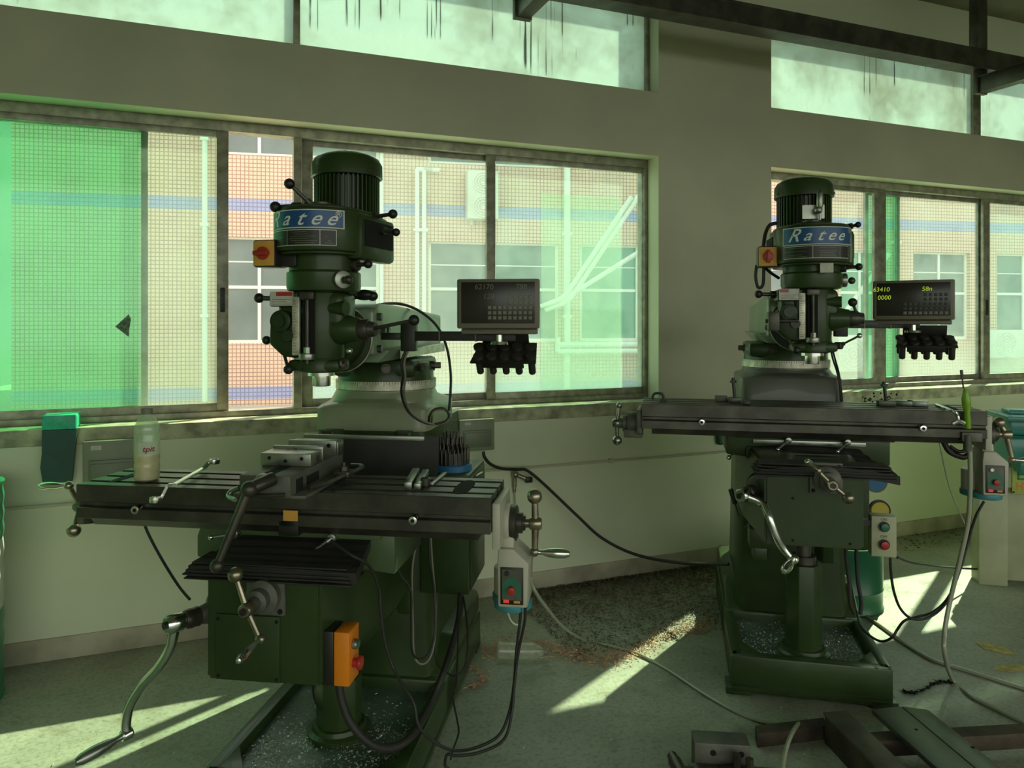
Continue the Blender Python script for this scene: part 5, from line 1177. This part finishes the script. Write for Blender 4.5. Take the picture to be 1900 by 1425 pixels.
cable('clear_hose', path([(942, 1136, 2.9), (947, 1150, 2.95), (955, 1158, 3.0), (966, 1160, 3.05)]), .004, 'white', 'short curl of white tube below the near power feed', 'hose')
cable('air_hose', path([(1797, 805, 2.83), (1800, 850, 2.83), (1800, 910, 2.83), (1796, 970, 2.84), (1782, 1035, 2.85), (1764, 1110, 2.86), (1753, 1170, 2.84), (1753, 1215, 2.83)])+lay([(1768, 1262), (1800, 1290), (1850, 1316), (1900, 1340), (1960, 1370)], .009), .0085, 'hose', 'beige air hose dropping from the screwdriver holder on the far table to the floor', 'hose')
cable('clear_hose', lay([(1580, 1128), (1600, 1138), (1635, 1162), (1685, 1198), (1730, 1224), (1790, 1243), (1850, 1262), (1910, 1281), (1960, 1300)], .008), .008, 'hose', 'pale hose lying on the floor right of the far machine base', 'hose')
cable('thin_hose', path([(1742, 815, 3.5), (1750, 855, 3.5), (1762, 905, 3.55), (1780, 950, 3.6), (1797, 985, 3.6)]), .0035, 'hose', 'very thin pale tube hanging beneath the right end of the far table', 'hose')
cable('power_cable', path([(1652, 1035, 2.79), (1653, 1060, 2.79), (1658, 1095, 2.80), (1670, 1128, 2.82), (1690, 1147, 2.84), (1715, 1148, 2.86), (1740, 1135, 2.88), (1762, 1108, 2.9), (1780, 1060, 2.92), (1795, 1010, 2.93), (1803, 980, 2.93), (1812, 955, 2.92), (1826, 930, 2.92)]), .0050, 'cable', 'black cable looping from the push-button box up to the far power feed')
cable('power_cable', path([(1590, 1135, 3.3), (1596, 1160, 3.1), (1612, 1178, 3.02), (1635, 1190, 2.95), (1655, 1183, 2.9), (1665, 1168, 2.9), (1678, 1152, 2.88), (1700, 1145, 2.88), (1730, 1136, 2.9), (1757, 1112, 2.92), (1777, 1070, 2.94), (1795, 1005, 2.95), (1803, 925, 2.95)]), .0050, 'cable', 'black cable looping from behind the far base up to the far table')
cable('power_cable', path([(1664, 1034, 2.82), (1690, 1044, 3.2), (1735, 1051, 3.9), (1812, 1056, 4.27)]), .0055, 'cable', 'straight black cable stretching from the push-button box to the teal machine')
for k, x in enumerate((1572, 1588)):
    cable('flexible_conduit', path([(x+2*k, 985, 3.25), (x-2+3*k, 1030, 3.22), (x+4, 1080, 3.2), (x+6+4*k, 1118, 3.17), (x+14-6*k, 1140, 3.15)]), .008, 'rubber', ('left', 'right')[k]+' black conduit hanging in front of the green pail behind the far knee', 'conduit')
q = [(1441, 414, 3.06), (1428, 418, 3.05), (1420, 434, 3.04), (1417, 452, 3.03), (1416, 462, 3.03)]
cable('switch_cable', path(q), .0075, 'cable', 'black cable rising from the far switch box to the motor')
cable('switch_cable', path([(1404, 492, 3.03), (1402, 512, 3.03), (1405, 530, 3.03), (1410, 534, 3.03), (1416, 526, 3.03), (1417, 495, 3.03)]), .0065, 'cable', 'black cable loop hanging below the far switch box')
cable('switch_cable', path([(1421, 498, 3.03), (1430, 506, 3.05), (1445, 516, 3.08)]), .006, 'cable', 'short black cable slanting from the far switch box to the head')
for k in range(2):
    cable('sensor_cable', path([(1540+3*k, 640, 3.3), (1545+4*k, 665, 3.32), (1553+3*k, 690, 3.34), (1558+2*k, 715, 3.34), (1560+3*k, 745, 3.34)]), .004, 'cable', ('left', 'right')[k]+' of two thin black cables running down the right of the far turret')
# lubricator on the left of the far column
p = Q(2, 1412, 985, -.55); b = B(); b.box((p.x-.05, -.60, p.z-.06), (p.x+.05, -.50, p.z+.02), .005); b.box((p.x-.035, -.59, p.z-.11), (p.x+.02, -.51, p.z-.06), .004); lb = b.done('lubricator', 'green', m2)
b = B(); a, c = Q(2, 1378, 980, -.56), Q(2, 1364, 935, -.56); b.tube([Q(2, 1395, 972, -.56), a, c], .004, n=8, smooth=1); b.cyl(c, c+(c-a).normalized()*.065, .010, n=14, bev=.003); b.done('pump_handle', 'black', lb)
a, c = Q(2, 1366, 829, -.60), Q(2, 1350, 850, -.62)
lever('gib_lever', m2, Q(2, 1378, 826, -.60), Q(2, 1352, 849, -.62), .004, .010, m='steel', mk='chrome')

# ---------------------------------------------------------------- on the floor
p = fl(968, 1229); bt_ = empty('plastic_bottle', p+V(0, .03, .038), 0, rot=(0, R(90), R(-3))); tag(bt_, 'empty clear plastic bottle lying on the floor between the two machines', 'bottle')
B().lathe([(0, -.108), (.030, -.108), (.037, -.10)]+[(.037-(.0018 if k % 2 else 0), -.09+.011*k) for k in range(13)]+[(.033, .062), (.020, .085), (.0135, .093), (.0135, .108)], n=36).done('bottle_wall', 'pet', bt_)
B().lathe([(0, .098), (.016, .098), (.016, .115), (0, .115)], n=24).done('cap', 'key', bt_)
def flakes(name, polyfn, n, m, label, smin, smax, hmax=.012):
    b = B()
    for k in range(n):
        p = polyfn(); s_ = random.uniform(smin, smax); a = random.random()*6.28; L_ = random.uniform(1, 2.6)
        c_, sn = math.cos(a), math.sin(a); z = .0015+random.random()*hmax
        q = [(-s_*L_, -s_*.4, 0), (s_*L_, -s_*.5, random.uniform(0, s_)), (s_*L_*.3, s_*.6, random.uniform(0, s_*1.5))]
        b.bm.faces.new([b.bm.verts.new((p.x+x*c_-y*sn, p.y+x*sn+y*c_, z+h)) for x, y, h in q])
    return tag(b.done(name, m, flat=True), label, 'metal chips', kind='stuff')
def near_wall(s0, s1, y0, y1, pw=1.0):
    def f():
        s = random.uniform(s0, s1); y = -(y0+(y1-y0)*random.random()**pw); q = wl(s, y, 0); return q
    return f
flakes('dark_swarf', near_wall(2.35, 4.1, .02, .85, 1.7), 17000, 'chip_dk', 'carpet of dark metal chips along the foot of the window wall', .0025, .0062, .008)
flakes('dark_swarf_fringe', near_wall(4.1, 6.2, .03, .30, 1.2), 700, 'chip_dk', 'thinner scatter of dark chips along the wall right of the far machine', .003, .009, .004)
def brown():
    u = random.random(); x = 895+u*430; y = 1212-95*max(0, (u-.62))*1.3-35*math.exp(-((u-.10)/.12)**2)*0+random.gauss(0, 9)-12*math.sin(u*9)
    return fl(x, max(1120, y))
flakes('brown_swarf', brown, 4200, 'chip_br', 'line of copper brown metal shavings on the floor between the machines', .0015, .0045)
def brown2():
    u = random.random(); return fl(868+random.gauss(0, 7)+30*math.sin(u*3), 1235+u*45)
flakes('brown_swarf', brown2, 160, 'chip_br', 'small heap of copper brown shavings by the near machine base', .0025, .006)
def spray():
    return fl(random.choice((random.uniform(60, 520), random.uniform(880, 1330), random.uniform(1240, 1330), random.uniform(1350, 1520))), random.uniform(1200, 1420))
flakes('loose_chips', spray, 170, 'chip_si', 'stray bright chips scattered over the open floor', .0015, .0045, .003)
def crack():
    u = random.random(); return fl(1672+95*u, 1283+7*math.sin(u*6)-12*u+random.gauss(0, 1.2))
flakes('dark_debris', crack, 160, 'void', 'dark jagged line of grime on the floor right of the far base', .003, .009, .002)
for px, py, w_, h_, a, lab in ((1848, 1204, .17, .12, -.9, 'torn yellowed paper scrap on the floor at the right, the farther one'), (1878, 1240, .18, .08, .15, 'torn yellowed paper scrap on the floor at the right, the nearer one')):
    p = fl(px, py); b = B(); b.prism([(-w_*.5, 0), (-w_*.2, -h_*.4), (w_*.1, -h_*.35), (w_*.5, -h_*.1), (w_*.35, h_*.25), (0, h_*.35), (-w_*.3, h_*.3)], 0, .0015, 'Z')
    tag(b.done('paper_scrap', 'paper', None, loc=p+V(0, 0, .001), rot=(0, 0, a)), lab, 'paper', 'paper scraps')
p = fl(1338, 1068); b = B(); b.prism([(-.05, -.04), (.04, -.05), (.05, .04), (-.04, .05)], 0, .002, 'Z'); tag(b.done('paper_scrap', 'sticker', None, loc=wl(wall_s(1322, -.25), -.16, .001)), 'pale paper scrap on the chips by the wall left of the far machine', 'paper', 'paper scraps')
# welded steel frame with plates
hp = .11
def quad(name, m, pts, h0, h1, lab=None, parent=None, cat=None):
    o_ = B().prism([(p.x, p.y) for p in pts], h0, h1, 'Z', .002).done(name, m, parent)
    if lab: tag(o_, lab, cat)
    return o_
A = lambda x, y: ah(x, y, hp)
fr = empty('steel_pallet', (0, 0, 0)); tag(fr, 'low rusty steel frame carrying plates on the floor at the lower right', 'pallet')
def along(x0, y0, x1, y1, t): p, q = A(x0, y0), A(x1, y1); return p+(q-p)*t
a0, a1 = A(1527, 1321), A(1572, 1318); d = (A(1684, 1425)-a1).normalized(); L_ = .95
quad('top_plate', 'brown_plate', [a0, a1, a1+d*L_, a0+d*L_], hp-.010, hp, parent=fr)
quad('side_web', 'rust', [a0+(a1-a0)*.06, a0+(a1-a0)*.22, a0+(a1-a0)*.22+d*L_, a0+(a1-a0)*.06+d*L_], .0, hp-.010, parent=fr)
quad('side_web', 'rust', [a0+(a1-a0)*.75, a0+(a1-a0)*.92, a0+(a1-a0)*.92+d*L_, a0+(a1-a0)*.75+d*L_], .02, hp-.010, parent=fr)
cd = (a1-a0).normalized(); cd = V(-d.y, d.x, 0) if V(-d.y, d.x, 0).dot(cd) > 0 else V(d.y, -d.x, 0)
for t0, L2 in ((.10, 1.0), (.42, .62), (.72, .62)):
    s_ = a0+d*t0+cd*.03; quad('cross_bar', 'rust', [s_, s_+cd*.68*L2, s_+cd*.68*L2+d*.06, s_+d*.06], .035, hp-.022, parent=fr)
b0 = A(1617, 1314); b1 = A(1671, 1308.5)
pB = quad('steel_plate', 'plate', [b0, b1, b1+d*1.0, b0+d*1.0], hp-.021, hp-.003, 'oily flat steel plate lying on the frame, the left one of the touching pair', cat='plate')
b2 = A(1722, 1315); pC = quad('steel_plate', 'plate', [b1+cd*.004, b2, b2+d*1.0, b1+cd*.004+d*1.0], hp-.021, hp-.003, 'oily flat steel plate lying on the frame, the right one of the touching pair', cat='plate')
pB['group'] = pC['group'] = 'steel plates on the frame'
b = B()
for x, y in ((1700, 1352), (1805, 1385)): p = A(x, y); b.cyl((p.x, p.y, hp-.004), (p.x, p.y, hp-.0022), .006, n=14)
b.done('bolt_hole', 'void', pB)
# vise-like clamp block at the lower edge and a rusty bar behind it
vb = empty('clamping_block', fl(1350, 1440), R(-6)); tag(vb, 'dark steel clamping block with two bolts on the floor at the bottom edge', 'clamp block')
b = B(); b.box((-.11, -.02, 0), (.07, .06, .115), .004); b.box((-.13, -.30, 0), (.20, -.02, .05), .004); b.box((.0, -.26, .05), (.14, -.09, .07), .003); b.done('block', 'casting', vb)
b = B()
for x in (-.05, .04): b.cyl((x, -.0215, .085), (x, -.019, .085), .010, n=14)
b.done('bolt_hole', 'void', vb)
b = B()
for x, y in ((.02, -.055), (.055, -.075)): b.cyl((x, y, .05), (x, y, .105), .013, n=6); b.cyl((x, y, .05), (x, y, .062), .022, n=16)
b.box((-.03, -.07, .05), (.08, -.045, .06), .002); b.done('clamp_bolt', 'steel_dk', vb)
b = B(); b.cyl((-.175, -.03, .055), (-.15, -.16, .055), .022, n=18); b.cyl((-.18, .0, .055), (-.175, -.03, .055), .017, n=18); b.box((-.175, -.2, .03), (-.12, -.08, .075), .004); b.done('clamp_screw', 'steel_dk', vb)
a, c = fl(1405, 1388), fl(1535, 1372)
quad('steel_bar', 'rust', [a, c, c+V(.01, .055, 0), a+V(.01, .055, 0)], 0, .05, 'rusty square steel bar on the floor between the clamping block and the frame', cat='bar')

# ---------------------------------------------------------------- teal machine at the right edge
P_ = fl(1834.5, 1087); lt = empty('lathe', (P_.x, P_.y, 0), R(-14)); tag(lt, 'teal topped machine with a cream cabinet at the right edge of the picture', 'lathe')
b = B(); b.box((-.045, .01, 0), (.10, .14, .66), .006); b.box((.10, .03, .03), (1.6, .26, .66), .006); b.box((0, -.0, .56), (1.6, .26, .68), .008); b.done('cabinet', 'cream', lt)
b = B(); b.box((.06, -.12, .72), (1.7, .25, .86), .012); b.box((.10, -.02, .86), (1.7, .25, .95), .012); b.box((.12, -.10, .66), (1.5, .24, .74), .01); b.done('bed_casting', 'turq', lt)
b = B(); b.box((.06, -.10, .945), (1.6, .24, .975), .006); b.box((.10, .0, .97), (.9, .12, 1.0), .01); b.done('slideway', 'turq', lt)
b = B(); b.lathe([(.062, 0), (.075, .004), (.078, .02), (.062, .024)], (.215, -.125, .77), (0, -1, 0), 32); b.cyl((.215, -.12, .77), (.215, -.16, .77), .02, n=18); b.cyl((.15, -.135, .77), (.28, -.135, .77), .008, n=8); b.done('handwheel', 'black', lt)
b = B(); b.box((.115, -.008, .53), (.50, -.001, .69), .002); sg = b.done('sign_plate', mat('sign_yellow', (.42, .50, .10), .5), lt)
b = B()
def stroke(x0, z0, x1, z1): b.box((x0, -.0105, z0), (x1, -.0078, z1))
for ox in (.140,):
    stroke(ox, .610, ox+.010, .672); stroke(ox+.034, .610, ox+.044, .672)
    for z in (.610, .636, .662): stroke(ox, z, ox+.044, z+.010)
for ox in (.195,):
    stroke(ox, .610, ox+.010, .672)
    for z in (.610, .636, .662): stroke(ox, z, ox+.05, z+.010)
    stroke(ox+.045, .600, ox+.055, .672)
b.done('green_sign_strokes', mat('sign_green', (.02, .22, .07), .5), sg, flat=True)
lettering('lettering', 'HY', .058, mat('sign_orange', (.65, .22, .04), .5), sg, (.168, -.0083, .572), bold=.0015)
b = B()
for x in (.122, .49):
    for z in (.54, .68): b.cyl((x, -.0082, z), (x, -.011, z), .005, n=10)
b.done('screw', 'void', sg)
